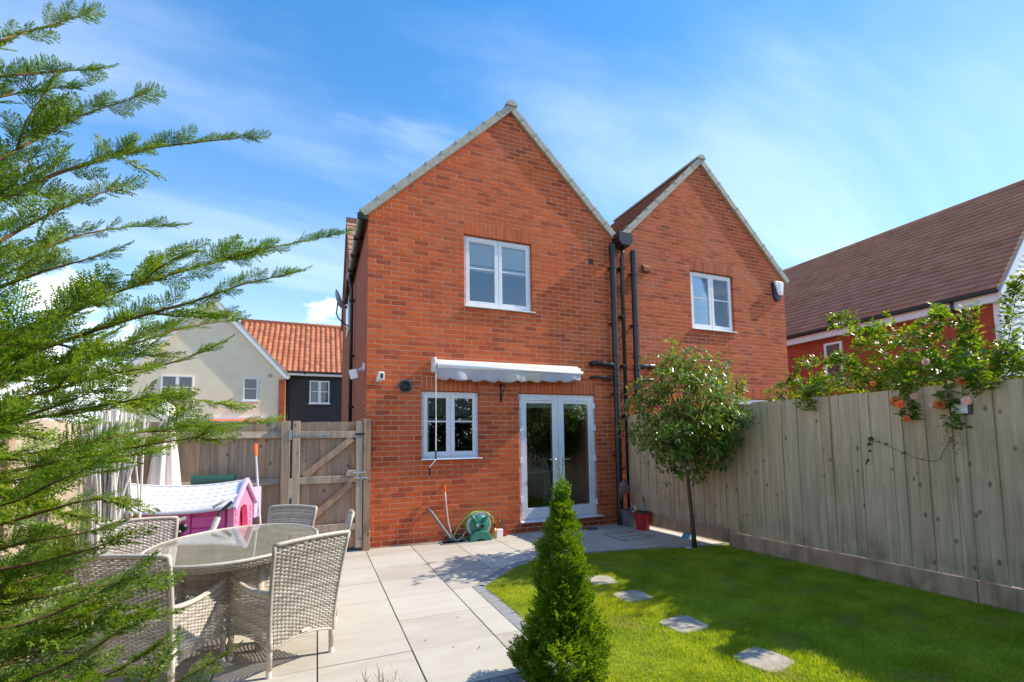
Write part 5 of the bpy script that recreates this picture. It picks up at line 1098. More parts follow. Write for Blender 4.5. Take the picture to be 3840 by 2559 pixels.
MB().tube([(4.30, -.60, .20), (4.39, -.52, .42)], .011, 8).build('shaft', MATS['blue_plastic'], t); mb = MB(); mb.obox((4.425, -.49, .50), (.045, .012, .02), (.0, .006, -.002), (.025, .02, .065)); mb.build('blade', MATS['magenta'], t, bevel=.008)
t = thing('windmill_pole', (4.44, -1.05, 0), 'thin pale pole with a pink top leaning on the fence behind the small tree', 'pole')
MB().tube([(4.45, -.85, .0), (4.47, -1.0, 1.42)], .006, 8).build('pole', MATS['pale_plastic'], t); mb = MB(); mb.obox((4.46, -1.0, 1.45), (.01, .0, 0), (0, .04, .02), (0, -.02, .07)); mb.build('blade', MATS['magenta'], t, bevel=.01)
t = thing('plastic_bag', (4.44, -1.52, 0), 'scrap of blue plastic lying by the fence gap', 'litter'); mb = MB(); mb.lathe([(.01, 0), (.07, .005), (.08, .03), (.05, .055), (.01, .06)], (4.44, -1.52, 0), 11); [mb.v.__setitem__(i, (p[0] + random.uniform(-.015, .015), p[1] * 1.0 + random.uniform(-.04, .04), max(0, p[2] + random.uniform(-.01, .01)))) for i, p in enumerate(mb.v)]; mb.build('bag', MATS['blue_plastic'], t)
for i, (x, y, r, lb) in enumerate(((3.92, -2.12, .05, 'flat white pebble left of the small tree trunk'), (4.22, -2.05, .045, 'small pale stone right of the small tree trunk'))):
    mb = MB(); mb.lathe([(r * .5, 0), (r, .012), (r * .9, .026), (r * .4, .034)], (x, y, 0), 12); tag(mb.build('pebble', MATS['stone_pale'], smooth=True, loc=(x, y, 0)), lb, 'stone', 'stones by the tree')
t = thing('fence_light', (4.44, -4.98, 1.7), 'small white square solar light fixed to the fence under the roses', 'light'); MB().box(4.452, 4.482, -5.02, -4.90, 1.645, 1.74).build('lamp_body', MATS['white_paint'], t, bevel=.008); MB().box(4.47, 4.486, -5.04, -4.88, 1.64, 1.75).build('back_plate', MATS['black_plastic'], t); t.location.x += .125
# ---------------------------------------------------------------- vegetation
def frond(seed, nb=21, side=.44, leaf=.080, lw=.0135, droop=.10, gap=.028):
    r = random.Random(seed); V = []; F = []
    def strip(a, b, w0, w1, z):
        a, b = Vector(a), Vector(b); t = (b - a).normalized(); n = Vector((-t.y, t.x, 0)); k = len(V); V.extend([a - n * w0, a + n * w0, b + n * w1, b - n * w1]); F.append((k, k + 1, k + 2, k + 3))
    def lens(a, b, w):
        a, b = Vector(a), Vector(b); t = (b - a); n = Vector((-t.y, t.x, 0)).normalized(); m_ = a + t * .45; k = len(V); tz_ = r.uniform(-1.3, 1.3); V.extend([a, m_ + n * w + Vector((0, 0, w * (.4 + tz_))), b, m_ - n * w + Vector((0, 0, w * (.4 - tz_)))]); F.append((k, k + 1, k + 2, k + 3))
    bend = r.uniform(-.12, .12)
    def ax(x): return Vector((x, bend * x * x, -droop * x * x))
    for i in range(6): strip(ax(i / 6), ax((i + 1) / 6), .009 * (1 - i / 7), .009 * (1 - (i + 1) / 7), 0)
    for i in range(nb):
        x = .05 + .93 * i / nb + r.uniform(-.01, .01); s = 1 if i % 2 else -1; L = side * (1 - x) ** .75 * r.uniform(.7, 1.15) * (.55 + .45 * min(1, x * 5)) + .045; an = s * r.uniform(.55, .85); p = ax(x); zl = r.uniform(-.25, .12)
        d = Vector((math.cos(an), math.sin(an), zl)); e = p + d * L; strip(p, e, .011, .006, 0)
        k = max(2, int(L / gap))
        for q in range(k):
            u = (q + .6) / k; b = p + d * (L * u); s2 = 1 if q % 2 else -1; a2 = an + s2 * r.uniform(.5, .8); l = leaf * (1.15 - .6 * u) * r.uniform(.8, 1.25)
            lens(b, b + Vector((math.cos(a2), math.sin(a2), r.uniform(-.3, .25))) * l, lw)
        lens(e - d * .01, e + d * leaf * .8, lw * .9)
    lens(ax(.97), ax(1.06), lw)
    return np.array([tuple(v) for v in V]), np.array(F)
def basis(T, S, scale, pos):
    T = Vector(T).normalized(); S = Vector(S); S = (S - T * S.dot(T)); S = S.normalized() if S.length > 1e-5 else T.orthogonal().normalized(); N = T.cross(S)
    M = np.eye(4); M[:3, 0] = T * scale; M[:3, 1] = S * scale; M[:3, 2] = N * scale; M[:3, 3] = pos; return M
FR = [frond(100 + i) for i in range(5)]
def poly_at(pts, s):
    L = [(b - a).length for a, b in zip(pts, pts[1:])]; tot = sum(L); d = s * tot
    for i, l in enumerate(L):
        if d <= l or i == len(L) - 1: return pts[i] + (pts[i + 1] - pts[i]) * min(1, d / l), (pts[i + 1] - pts[i]).normalized()
        d -= l
def smooth_path(p, n=14):
    p = [Vector(q) for q in p]; out = []
    P = [p[0] * 2 - p[1]] + p + [p[-1] * 2 - p[-2]]
    for i in range(1, len(P) - 2):
        for k in range(max(2, n // (len(p) - 1))):
            t = k / max(2, n // (len(p) - 1)); out.append(.5 * ((2 * P[i]) + (-P[i - 1] + P[i + 1]) * t + (2 * P[i - 1] - 5 * P[i] + 4 * P[i + 1] - P[i + 2]) * t * t + (-P[i - 1] + 3 * P[i] - 3 * P[i + 1] + P[i + 2]) * t ** 3))
    out.append(p[-1]); return out
BR = [[(-1.78, -5.1, 2.9), (-1.69, -5.0, 3.08), (-1.55, -4.9, 3.29)], [(-1.68, -5.3, 2.67), (-1.55, -5.25, 2.77), (-1.42, -5.2, 2.86)], [(-1.72, -5.2, 2.65), (-1.62, -5.15, 2.75), (-1.51, -5.1, 2.84)],
[(-1.71, -5.2, 2.4), (-1.61, -5.13, 2.57), (-1.51, -5.07, 2.73), (-1.32, -5.0, 2.93)], [(-1.77, -5.1, 2.28), (-1.6, -5.05, 2.48), (-1.36, -5.0, 2.67), (-1.18, -4.95, 2.78), (-0.94, -4.9, 2.9)], [(-1.57, -5.5, 2.01), (-1.42, -5.47, 2.18), (-1.33, -5.43, 2.28), (-1.26, -5.4, 2.34)],
[(-1.81, -5.0, 2.07), (-1.67, -4.9, 2.25), (-1.48, -4.8, 2.41), (-1.28, -4.7, 2.5)], [(-1.82, -5.0, 1.8), (-1.6, -4.98, 1.96), (-1.35, -4.96, 2.12), (-1.13, -4.94, 2.24), (-0.89, -4.92, 2.36), (-0.57, -4.9, 2.49)], [(-1.67, -5.3, 1.68), (-1.47, -5.3, 1.8), (-1.24, -5.3, 1.92), (-1.06, -5.3, 2.0), (-0.91, -5.3, 2.08), (-0.75, -5.3, 2.14)],
[(-1.81, -5.0, 1.68), (-1.62, -4.9, 1.78), (-1.41, -4.8, 1.9), (-1.22, -4.7, 2.02), (-1.03, -4.6, 2.1)], [(-1.61, -5.4, 1.57), (-1.44, -5.4, 1.64), (-1.26, -5.4, 1.71), (-1.11, -5.4, 1.75), (-0.99, -5.4, 1.81)], [(-1.71, -5.2, 1.54), (-1.5, -5.2, 1.58), (-1.26, -5.2, 1.64), (-1.1, -5.2, 1.65), (-0.96, -5.2, 1.63)],
[(-1.85, -4.9, 1.43), (-1.63, -4.85, 1.46), (-1.37, -4.8, 1.53), (-1.23, -4.75, 1.55), (-0.87, -4.7, 1.59)], [(-1.55, -5.5, 1.39), (-1.39, -5.5, 1.42), (-1.22, -5.5, 1.46), (-1.06, -5.5, 1.49), (-0.97, -5.5, 1.5)], [(-1.69, -5.2, 1.31), (-1.53, -5.2, 1.34), (-1.37, -5.2, 1.38), (-1.24, -5.2, 1.4)],
[(-1.5, -5.6, 1.25), (-1.35, -5.63, 1.29), (-1.21, -5.67, 1.33), (-1.06, -5.7, 1.3)], [(-1.64, -5.3, 1.14), (-1.47, -5.33, 1.18), (-1.33, -5.37, 1.2), (-1.19, -5.4, 1.23)], [(-1.45, -5.7, 1.16), (-1.31, -5.73, 1.18), (-1.18, -5.77, 1.21), (-1.05, -5.8, 1.25)],
[(-1.49, -5.6, 1.06), (-1.33, -5.67, 1.08), (-1.14, -5.73, 1.11), (-0.94, -5.8, 1.11)], [(-1.39, -5.8, 1.05), (-1.25, -5.87, 1.07), (-1.13, -5.93, 1.12), (-1.02, -6.0, 1.18)], [(-1.43, -5.7, 0.96), (-1.28, -5.77, 1.0), (-1.16, -5.83, 1.04), (-1.02, -5.9, 1.06)],
[(-1.34, -5.9, 0.95), (-1.2, -5.97, 0.98), (-1.08, -6.03, 1.04), (-1.0, -6.1, 1.1)], [(-1.47, -5.6, 0.79), (-1.28, -5.67, 0.83), (-1.13, -5.73, 0.88), (-1.04, -5.8, 0.94)], [(-1.21, -5.6, 0.69), (-1.09, -5.6, 0.75), (-0.99, -5.6, 0.79), (-0.92, -5.6, 0.82)], [(-1.23, -5.8, 0.84), (-1.15, -5.8, 0.87), (-1.04, -5.8, 0.87), (-1.01, -5.8, 0.91)],
[(-1.53, -5.6, 1.86), (-1.4, -5.6, 1.95), (-1.31, -5.6, 2.0), (-1.23, -5.6, 2.04)], [(-1.46, -5.7, 1.51), (-1.34, -5.73, 1.55), (-1.25, -5.77, 1.58), (-1.16, -5.8, 1.62)], [(-1.41, -5.8, 1.32), (-1.29, -5.83, 1.35), (-1.21, -5.87, 1.39), (-1.14, -5.9, 1.42)]]
CT = thing('conifer_tree', (-2.35, -5.35, 0), 'large bright green conifer whose feathery branches fill the left edge', 'tree')
tr = MB(); tr.tube([(-2.35, -5.35, -.05), (-2.33, -5.34, 1.2), (-2.30, -5.3, 2.5), (-2.28, -5.25, 4.2)], [.11, .095, .07, .03], 12); tr.build('trunk', MATS['bark'], CT, smooth=True)
rnd = random.Random(5)
def frond_list(pts, Lmax, step, acc, tipk=.35, flat=None, up=.35, s0=.04):
    tot = sum((b - a).length for a, b in zip(pts, pts[1:])); n = max(3, int(tot / step)); flat = flat if flat is not None else rnd.uniform(-.5, .5)
    for i in range(n):
        s = s0 + (1 - s0) * (i + .5) / n; p, T = poly_at(pts, s); H = T.cross(Vector((0, 0, 1))); H = H.normalized() if H.length > .1 else Vector((1, 0, 0)); U = H.cross(T)
        ro = flat + rnd.gauss(0, .45) + (math.pi if i % 2 else 0)
        if rnd.random() < up: ro = rnd.uniform(math.pi * .25, math.pi * .75)
        S = H * math.cos(ro) + U * math.sin(ro); an = rnd.uniform(.45, .95) * (1 - .45 * s); d = T * math.cos(an) + S * math.sin(an)
        L = Lmax * (1 - (1 - tipk) * s ** 1.6) * rnd.uniform(.6, 1.25); N_ = T.cross(S)
        acc[rnd.randrange(len(FR))].append(basis(d, d.cross(N_ + Vector((rnd.gauss(0, .25), rnd.gauss(0, .25), rnd.gauss(0, .25)))), L, p))
    p, T = poly_at(pts, .995); acc[0].append(basis(T, T.cross(Vector((0, rnd.uniform(-1, 1), 1))), Lmax * .75, p - T * Lmax * .25))
def flush(acc, name, parent, mat, F_=FR):
    Vs, Fs, o = [], [], 0
    for (tv, tf), ms in zip(F_, acc):
        if not ms: continue
        v, f = stamp(tv, tf, ms); Vs.append(v); Fs.append(f + o); o += len(v)
    ob = np_mesh(name, np.concatenate(Vs), np.concatenate(Fs), MATS[mat], parent); tag(ob, kind='stuff'); return ob
for bi, b in enumerate(BR):
    if 14 <= bi <= 18: b = b[:-1] + [tuple((Vector(b[-1]) + Vector(b[-2])) / 2)]
    q0 = Vector(b[0]); d0 = (Vector(b[1]) - q0).normalized(); start = Vector((-2.30, -5.32, max(.3, q0.z - .35)))
    pts = smooth_path([start, q0 - d0 * .12] + [Vector(q) for q in b], 18); tot = sum((y - x).length for x, y in zip(pts, pts[1:]))
    w = MB(); nn = len(pts); w.tube(pts, [.0085 * (1 - .86 * i / (nn - 1)) * (1.3 if bi in (7, 8, 4, 9) else 1) for i in range(nn)], 7)
    bo = w.build('branch', MATS['twig'], CT, smooth=True); acc = [[] for _ in FR]
    low = q0.z < 1.75; Lm = (.25 if not low else .21) if bi < 14 else .20
    frond_list(pts, Lm * (.78 if bi < 7 else .9), .030, acc, up=.42 if q0.z > 1.6 else .18)
    ns = 1 if bi in (0, 1, 2) else 3 if 14 <= bi <= 18 or bi < 7 else 5
    sw = MB()
    for k in range(ns):                       # side branches
        s = .18 + .68 * k / ns + rnd.uniform(-.03, .03); p, T = poly_at(pts, s); H = T.cross(Vector((0, 0, 1))).normalized(); U = H.cross(T); ro = rnd.choice([0, math.pi]) + rnd.gauss(0, .5)
        S = H * math.cos(ro) + U * math.sin(ro); an = rnd.uniform(.5, .9); d = T * math.cos(an) + S * math.sin(an); l = (.36 if low else .34) * (1 if bi < 14 else .8) * (1 - .75 * s) * rnd.uniform(.7, 1.2) + .06
        e = p + d * l + T * l * .25; mpt = p + d * l * .55; sp = smooth_path([p, mpt, e], 8); sw.tube(sp, [.0045 * (1 - .75 * i / (len(sp) - 1)) for i in range(len(sp))], 5)
        frond_list(sp, .17, .032, acc, up=.2)
    tag(sw.build('side_twigs', MATS['twig'], bo), kind='stuff'); flush(acc, 'foliage', bo, 'cypress')
# inner foliage close to the trunk
acc = [[] for _ in FR]; iw = MB()
for k in range(100):
    z = .1 + 1.95 * rnd.random() ** 1.6; a = rnd.uniform(-1.3, 1.0); l = rnd.uniform(.5, 1.0) * (1 - .15 * z); st = Vector((-2.32, -5.33, z - .15)); e = st + Vector((math.cos(a) * l, math.sin(a) * l, rnd.uniform(.05, .35))); sp = smooth_path([st, (st + e) / 2 + Vector((0, 0, -.05)), e], 8)
    iw.tube(sp, [.009 * (1 - .8 * i / (len(sp) - 1)) for i in range(len(sp))], 5); frond_list(sp, .24, .04, acc, up=.15, s0=.25)
ib = iw.build('branch', MATS['twig'], CT); flush(acc, 'foliage', ib, 'cypress')

# columnar evergreen in the foreground
TH = thing('conical_evergreen', (.74, -4.62, 0), 'small cone-shaped evergreen shrub standing in front of the patio doors', 'shrub')
MB().tube([(.74, -4.62, -.03), (.745, -4.62, .7), (.76, -4.62, 1.15)], [.03, .022, .006], 8).build('trunk', MATS['bark'], TH, smooth=True)
FT = [frond(300 + i, nb=11, side=.46, leaf=.12, lw=.034, droop=-.05, gap=.05) for i in range(4)]
acc = [[] for _ in FT]
def th_r(z): 
    u = min(max(z / 1.08, 0), 1); r = .245 * (1 - u) ** .86 * (.82 + .18 * math.cos(u * 9.0)) + .016
    return r if z > .12 else r * (.85 + 1.2 * z)
for k in range(1500):
    z = 1.04 * rnd.random() ** 1.12; a = rnd.uniform(0, 2 * math.pi); lump = 1 + .16 * math.sin(3 * a + 9 * z) + .13 * math.sin(5 * a - 15 * z + 2); r = th_r(z) * lump * rnd.uniform(.55, 1.0) ** .5
    p = Vector((.745 + .02 * z + r * math.cos(a), -4.62 + r * math.sin(a), z + .02)); o_ = Vector((math.cos(a), math.sin(a), 0)); d = (o_ * rnd.uniform(.25, .8) + Vector((0, 0, 1)) * rnd.uniform(.55, 1.0) + Vector((rnd.gauss(0, .25), rnd.gauss(0, .25), 0))).normalized()
    acc[rnd.randrange(4)].append(basis(d, Vector((-math.sin(a), math.cos(a), 0)) + o_ * rnd.uniform(-1.2, 1.2), rnd.uniform(.10, .16) * (1.05 - .55 * z), p))
for k in range(26):
    a = rnd.uniform(0, 6.28); r = rnd.uniform(0, .05); z = rnd.uniform(.95, 1.12); acc[k % 4].append(basis((math.cos(a) * .15, math.sin(a) * .15, 1), (math.cos(a + 1.5), math.sin(a + 1.5), 0), rnd.uniform(.08, .14), Vector((.765 + r * math.cos(a), -4.62 + r * math.sin(a), z))))
flush(acc, 'foliage', TH, 'thuja', FT)
tw = MB()
for (dx, dz, zz) in ((-.01, .30, 1.06), (.015, .24, 1.06), (.055, .12, 1.06), (-.03, .15, 1.04)): tw.tube([(.755, -4.62, zz - .1), (.76 + dx * .5, -4.62, zz + dz * .5), (.765 + dx, -4.63, zz + dz)], [.003, .002, .001], 5)
tw.build('leader', MATS['dry_twig'], TH); 
acc = [[] for _ in FT]
for (dx, dz, zz) in ((-.01, .30, 1.06), (.015, .24, 1.06), (.055, .12, 1.06), (-.03, .15, 1.04)):
    for k in range(7): s = k / 7; acc[k % 4].append(basis((rnd.uniform(-.6, .6), rnd.uniform(-.5, .5), 1), (rnd.random(), rnd.random(), 0), .035 + .03 * (1 - s), Vector((.76 + dx * s, -4.62, zz + dz * s))))
flush(acc, 'leader_foliage', TH, 'thuja', FT)

# lollipop tree by the fence
LV = np.array([(0, 0, 0), (.48, -.2, .05), (.5, 0, -.015), (.48, .2, .05), (1, 0, -.06)]); LFc = np.array([(0, 2, 1), (0, 3, 2), (1, 2, 4), (2, 3, 4)])
leaf_me = bpy.data.meshes.new('leaf'); leaf_me.from_pydata([tuple(v) for v in LV], [], [tuple(f) for f in LFc]); leaf_me.materials.append(MATS['bay_leaf'])
LT = thing('lollipop_tree', (4.06, -2.08, 0), 'small round-headed tree with glossy leaves on a thin bare trunk by the fence', 'tree')
MB().tube([(4.06, -2.08, -.03), (4.03, -2.09, .35), (3.99, -2.10, .75), (3.95, -2.12, 1.05), (3.95, -2.13, 1.6), (3.96, -2.13, 2.3)], [.036, .029, .025, .022, .016, .006], 12).build('trunk', MATS['tree_bark'], LT, smooth=True)
CC = Vector((4.0, -2.12, 1.80)); leaves = []; lim = MB()
crown = thing('crown', (0, 0, 0), None, None); crown.parent = LT; crown.location = -Vector(LT.location); 
for k in range(1000):
    v = Vector((rnd.gauss(0, 1), rnd.gauss(0, 1), rnd.gauss(0, 1))).normalized(); rr_ = rnd.uniform(.35, 1) ** .5
    ang_ = math.atan2(v.y, v.x); bump_ = 1 + .13 * math.sin(3 * ang_ + 4 * v.z) + .11 * math.sin(5 * ang_ - 6 * v.z)
    rx_, rz_ = .86, (.98 if v.z > 0 else .86); 
    p = CC + Vector((v.x * rx_, v.y * .78, v.z * rz_)) * rr_ * bump_ * (1.0 if v.z < .3 else 1.0 - .12 * v.z)
    if p.x > 4.44 and p.z < 1.98: p.x = 4.44 - rnd.uniform(0, .12)
    out = (p - CC).normalized(); dr = (out + Vector((0, 0, .55))).normalized()
    if k % 9 == 0: lim.tube([CC + Vector((0, 0, -.45)) + (p - CC) * .1, CC + (p - CC) * .6 + Vector((0, 0, -.1)), p], [.008, .005, .002], 5)
    if v.z > .55 and rnd.random() < .35:
        tip = p + Vector((rnd.uniform(-.05, .05), rnd.uniform(-.05, .05), rnd.uniform(.1, .22))); lim.tube([p, tip], [.003, .0015], 5); p = tip
    for j in range(rnd.randint(5, 8)):
        a = j * 2.4 + rnd.random(); e = dr.orthogonal().normalized(); f2 = dr.cross(e); d = (dr * rnd.uniform(.1, .8) + e * math.cos(a) + f2 * math.sin(a)).normalized(); d = (d + Vector((0, 0, -.15))).normalized()
        leaves.append(basis(d, d.cross(Vector((rnd.gauss(0, .3), rnd.gauss(0, .3), 1))), rnd.uniform(.07, .115), p + d * .008 - dr * rnd.uniform(0, .06)))
lim.build('limbs', MATS['tree_bark'], crown)
leaves.sort(key=lambda M: (Vector(M[:3, 3]) - CAM).length)
for M in leaves[:300]:
    o = link(bpy.data.objects.new('leaf', leaf_me)); o.parent = crown; o.matrix_local = Matrix(M.tolist())
v, f = stamp(LV, LFc, leaves[300:]); tag(np_mesh('leaves', v, f, MATS['bay_leaf'], crown, off=(0, 0, 0)), kind='stuff')

# climbing rose hanging over the fence
RB = thing('climbing_rose', (4.75, -4.6, 0), 'climbing rose with small green leaves and orange blooms spilling over the right-hand fence', 'rose bush')
canes_ = [[(4.8, -4.3, .1), (4.78, -4.3, 1.6), (4.72, -4.1, 2.1), (4.7, -3.8, 2.35), (4.7, -3.55, 2.33), (4.68, -3.2, 2.22), (4.62, -3.05, 1.98)], [(4.8, -4.4, .1), (4.8, -4.4, 1.7), (4.74, -4.25, 2.3), (4.72, -4.1, 2.6), (4.7, -3.95, 2.76), (4.7, -3.75, 2.78)],
         [(4.82, -4.6, .1), (4.8, -4.6, 1.8), (4.75, -4.7, 2.3), (4.7, -4.82, 2.66)], [(4.82, -4.8, .1), (4.8, -4.9, 1.8), (4.75, -5.0, 2.3), (4.72, -5.05, 2.6)], [(4.84, -5.0, .1), (4.82, -5.1, 1.8), (4.78, -5.25, 2.2), (4.75, -5.35, 2.6), (4.72, -5.45, 2.78)],
         [(4.84, -5.1, .1), (4.82, -5.2, 1.8), (4.75, -5.6, 2.25), (4.7, -6.0, 2.35)], [(4.8, -4.7, 1.6), (4.65, -4.8, 2.05), (4.5, -4.86, 2.0), (4.43, -4.9, 1.75), (4.42, -4.92, 1.52)], [(4.78, -3.7, 1.7), (4.62, -3.6, 2.0), (4.5, -3.55, 1.98), (4.44, -3.55, 1.75)], [(4.8, -4.5, 1.7), (4.62, -4.5, 2.02), (4.48, -4.55, 1.95), (4.42, -4.58, 1.62)],
         [(4.8, -4.9, 1.7), (4.62, -5.0, 2.05), (4.47, -5.1, 1.98), (4.42, -5.15, 1.8)]]
canes = [[(x + .55, y * 1.103 + .763, z * 1.103 - .151) if x >= 4.6 else (x + .11, y, z) for (x, y, z) in c_] for c_ in canes_]; rl = []; cm_ = []
def compound(p, T):
    T = Vector(T).normalized(); up_ = Vector((0, 0, 1)); H = T.cross(up_); H = H.normalized() if H.length > .05 else Vector((1, 0, 0)); a = rnd.uniform(0, 6.28); U = H.cross(T); d = (T * .35 + H * math.cos(a) + U * math.sin(a) + Vector((0, 0, .15))).normalized(); n = (up_ + Vector((rnd.gauss(0, .5), rnd.gauss(0, .5), 0))).normalized(); S = n.cross(d).normalized(); L = rnd.uniform(.05, .085)
    for (k, s) in ((.35, 1), (.35, -1), (.7, 1), (.7, -1), (1.0, 0)):
        q = p + d * L * k; e = (d * (.35 if s else 1) + S * s).normalized(); rl.append(basis(e, n.cross(e), rnd.uniform(.044, .070), q))
for c_ in canes:
    sp = smooth_path(c_, 24); o = MB(); o.tube(sp, [.006 * (1 - .7 * i / (len(sp) - 1)) for i in range(len(sp))], 6); o.build('cane', MATS['tree_bark'], RB, smooth=True)
    tot = sum((b - a).length for a, b in zip(sp, sp[1:]))
    for k in range(int(tot / .014)):
        p, T = poly_at(sp, rnd.uniform(.0, 1) ** .7)
        if p.z > 1.5: compound(p, T)
    for k in range(6):                       # side shoots
        p, T = poly_at(sp, rnd.uniform(.45, .98))
        if p.z < 1.75: continue
        e = p + Vector((rnd.gauss(-.03, .10), rnd.gauss(0, .2), rnd.uniform(-.08, .2))); sh = smooth_path([p, (p + e) / 2 + Vector((0, 0, .03)), e], 6); o = MB(); o.tube(sh, [.003, .0025] + [.0015] * (len(sh) - 2), 5); o.build('shoot', MATS['tree_bark'], RB)
        for j in range(9): q, T2 = poly_at(sh, rnd.random()); compound(q, T2)
mass = [(-3.15, 1.98, .12), (-3.5, 2.0, .14), (-3.85, 2.02, .18), (-4.15, 2.06, .22), (-4.45, 2.1, .26), (-4.75, 2.1, .28), (-5.05, 2.05, .26), (-5.35, 2.02, .24), (-5.65, 2.0, .2), (-4.4, 2.4, .12)]
for (y, z, r) in [(y * 1.103 + .763, z * 1.103 - .151, r * 1.1) for (y, z, r) in mass] + [(-3.95, 2.6, .08), (-4.5, 2.62, .08)]:
    for k in range(int(430 * r)): compound(Vector((5.18 + rnd.gauss(0, .16), y + rnd.gauss(0, .16), z + rnd.gauss(0, r * .48))), (rnd.gauss(0, 1), rnd.gauss(0, 1), rnd.gauss(0, .4) + .3))
v, f = stamp(LV * np.array([1, 1.35, 1]), LFc, rl); tag(np_mesh('foliage', v, f, MATS['rose_leaf'], RB), kind='stuff')
def bloom(p, r, mat, facing=(-1, -.5, .2)):
    Fd = Vector(facing).normalized(); E = Fd.orthogonal().normalized(); G_ = Fd.cross(E); mb = MB()
    for ring_, (cnt, tilt, sc) in enumerate(((7, 1.25, 1.0), (6, .85, .85), (5, .45, .62), (3, .15, .42))):
        for i in range(cnt):
            a = 2 * math.pi * i / cnt + ring_ * .5; o_ = E * math.cos(a) + G_ * math.sin(a); d = (Fd * math.cos(tilt) + o_ * math.sin(tilt)); s_ = Fd.cross(o_); q = Vector(p) + Fd * r * .15 * ring_; L = r * sc
            P_ = [q, q + d * L * .5 + s_ * L * .38 + Fd * L * .1, q + d * L * .95 + s_ * L * .28, q + d * L * 1.05, q + d * L * .95 - s_ * L * .28, q + d * L * .5 - s_ * L * .38 + Fd * L * .1]
            mb.add([P_[0] + Fd * 0] + [x + Fd * (L * .12 if j in (1, 5) else 0) for j, x in enumerate(P_[1:], 1)], [(0, 1, 2), (0, 2, 3), (0, 3, 4), (0, 4, 5)])
    return mb.build('bloom', MATS[mat], RB, smooth=False)
for (y, z, r, m_, x) in ((-4.49, 1.79, .055, 'rose_petal', 4.40), (-4.53, 1.765, .045, 'rose_petal', 4.39), (-4.86, 1.735, .05, 'rose_petal', 4.38), (-4.81, 1.725, .042, 'rose_petal_pale', 4.40), (-5.02, 1.93, .042, 'rose_petal', 4.42), (-5.05, 1.75, .042, 'rose_petal_pale', 4.41), (-4.57, 1.62, .035, 'rose_petal', 4.40), (-4.64, 1.83, .035, 'rose_petal_pale', 4.42), (-4.24, 2.0, .03, 'rose_petal', 4.48), (-4.72, 2.15, .035, 'rose_petal_pale', 4.50)): bloom((x + .10, y, z), r, m_)
dl = [basis((rnd.gauss(0, 1), rnd.gauss(0, 1), rnd.gauss(0, 1)), (rnd.gauss(0, 1), rnd.gauss(0, 1), rnd.gauss(0, 1)), rnd.uniform(.015, .03), Vector((4.53 + rnd.gauss(0, .02), -4.94 + rnd.gauss(0, .045), 1.43 + rnd.gauss(0, .06)))) for k in range(110)]
v, f = stamp(LV, LFc, dl); tag(np_mesh('dead_flowers', v, f, MATS['dead_leaf'], RB), kind='stuff')
# dark shoot growing across the fence boards
VS = thing('fence_creeper', (4.46, -4.5, 1.2), 'single dark leafy shoot curling across the fence boards', 'creeper')
sp = smooth_path([(4.47, -4.90, 1.46), (4.462, -4.86, 1.40), (4.462, -4.81, 1.31), (4.46, -4.78, 1.24), (4.46, -4.70, 1.22), (4.458, -4.58, 1.25), (4.456, -4.45, 1.31), (4.455, -4.32, 1.38), (4.452, -4.22, 1.405), (4.45, -4.17, 1.40), (4.45, -4.165, 1.32), (4.45, -4.16, 1.24)], 40)
MB().tube(sp, .0022, 5).build('stem', MATS['bark'], VS, smooth=True)
for (y, z, a, l) in ((-4.165, 1.24, -1.5, .055), (-4.17, 1.30, 2.6, .045), (-4.165, 1.36, 2.4, .06), (-4.175, 1.41, 2.3, .065), (-4.22, 1.41, 1.4, .055), (-4.29, 1.39, 1.0, .03), (-4.36, 1.37, .6, .04), (-4.50, 1.30, -.6, .035), (-4.52, 1.29, .8, .03), (-4.66, 1.235, .4, .02)):
    M = basis((-.25, math.cos(a), math.sin(a)), (.2, -math.sin(a), math.cos(a)), l, Vector((4.447, y, z))); o = link(bpy.data.objects.new('leaf', leaf_dark)) if 'leaf_dark' in globals() else None
    if o is None:
        leaf_dark = bpy.data.meshes.new('leaf'); leaf_dark.from_pydata([(v_[0], v_[1] * 1.7, v_[2]) for v_ in LV.tolist()], [], [tuple(f_) for f_ in LFc.tolist()]); leaf_dark.materials.append(MATS['hedge_leaf']); o = link(bpy.data.objects.new('leaf', leaf_dark))
    o.parent = VS; M = Matrix(M.tolist()); M.translation -= WLOC[VS]; o.matrix_local = M
VS.location.x += .105; VS.rotation_euler = (0, 0, .045)
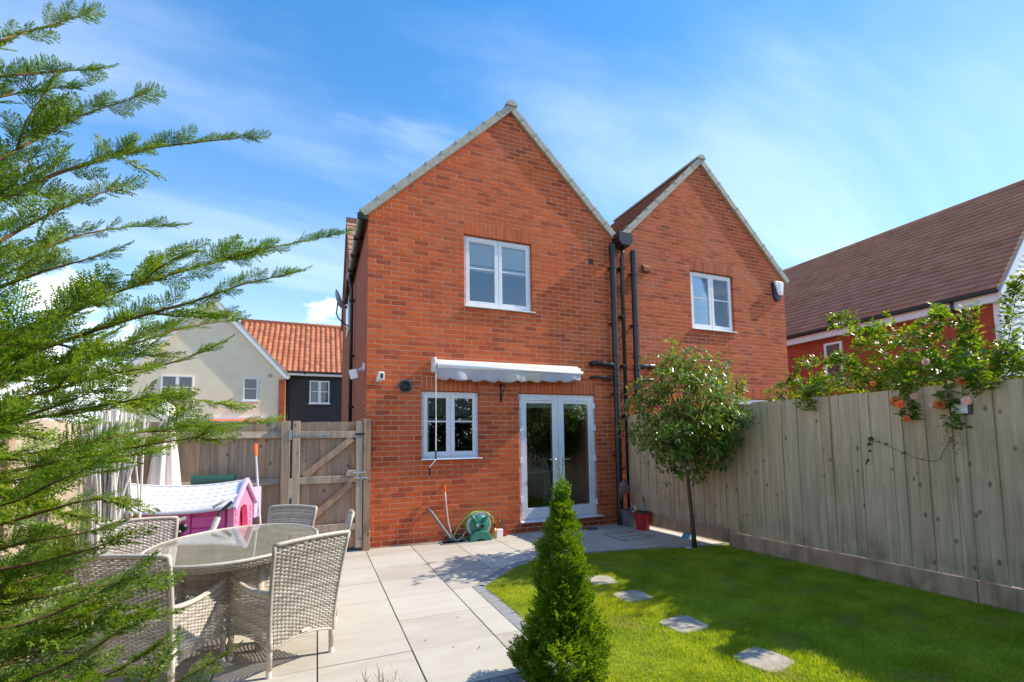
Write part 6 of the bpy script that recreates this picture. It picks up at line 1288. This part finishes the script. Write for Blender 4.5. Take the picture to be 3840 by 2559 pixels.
# twiggy shrub at the bottom edge
TS = thing('bare_shrub', (-.33, -4.62, 0), 'sparse dry twiggy shrub at the bottom edge in front of the paving', 'shrub')
tv = []
for k in range(46):
    a = rnd.uniform(0, 6.28); r = rnd.uniform(.0, .05); b = Vector((-.33 + r * math.cos(a), -4.60 + r * math.sin(a), -.02)); h = rnd.uniform(.14, .30); sp_ = rnd.uniform(.1, .5) * h; e = b + Vector((math.cos(a) * sp_ * 1.4, math.sin(a) * sp_ * .8, h)); mpt = (b + e) / 2 + Vector((rnd.gauss(0, .012), 0, rnd.uniform(0, .02))); st = MB(); st.tube([b, mpt, e], [.0024, .0016, .0007], 5)
    for j in range(rnd.randint(2, 5)):
        s_ = rnd.uniform(.4, .95); q = b + (e - b) * s_; g_ = q + Vector((rnd.gauss(0, .03), rnd.gauss(0, .02), rnd.uniform(.02, .06))); st.tube([q, g_], [.0011, .0005], 4); tv.append(basis(g_ - q, (rnd.random(), rnd.random(), .2), rnd.uniform(.006, .012), g_))
    if rnd.random() < .5:
        for j in range(3): q = b + (e - b) * rnd.uniform(.2, .7); tv.append(basis((rnd.gauss(0, 1), rnd.gauss(0, 1), .8), (rnd.random(), 1, 0), rnd.uniform(.014, .028), q))
    st.build('stem', MATS['dry_twig'], TS)
v, f = stamp(LV, LFc, tv); tag(np_mesh('foliage', v, f, MATS['rose_leaf'], TS), kind='stuff')
ll = []
for k in range(150):
    if k < 110: x, y, z = rnd.uniform(2.2, 4.45), rnd.uniform(-6.2, -2.4), .022
    else: x, y, z = rnd.choice([(rnd.uniform(-.5, .8), rnd.uniform(-4.3, -.4), .004), (rnd.uniform(1.0, 4.2), rnd.uniform(-1.5, -.1), .004)])
    ll.append(basis((rnd.gauss(0, 1), rnd.gauss(0, 1), rnd.gauss(0, .15)), (rnd.gauss(0, 1), rnd.gauss(0, 1), rnd.gauss(0, .15)), rnd.uniform(.012, .030), Vector((x, y, z))))
v, f = stamp(LV, LFc, ll); tag(np_mesh('leaf_litter', v, f, MATS['dead_leaf']), 'scattered small dry leaves on the grass and paving', 'leaf litter', kind='stuff')
# hedge at the end of the garden, seen only as the reflection in the patio doors
HG = thing('garden_hedge', (1, -11, 0), 'tall dark evergreen hedge closing the garden behind the viewpoint', 'hedge')
n = 20000; hx = rng.uniform(-5, 7.5, n); hy = -11 + rng.normal(0, .45, n); hz = rng.uniform(0, 3.6, n) * (1 - .12 * np.sin(hx * 1.3) ** 2)
ms = [basis((rnd.gauss(0, 1), rnd.gauss(0, 1), rnd.gauss(0, .7)), (rnd.gauss(0, 1), rnd.gauss(0, 1), rnd.gauss(0, 1)), rnd.uniform(.16, .30), Vector((hx[i], hy[i], hz[i]))) for i in range(n)]
v, f = stamp(LV * np.array([1, 1.5, 1]), LFc, ms); tag(np_mesh('foliage', v, f, MATS['hedge_leaf'], HG), kind='stuff')
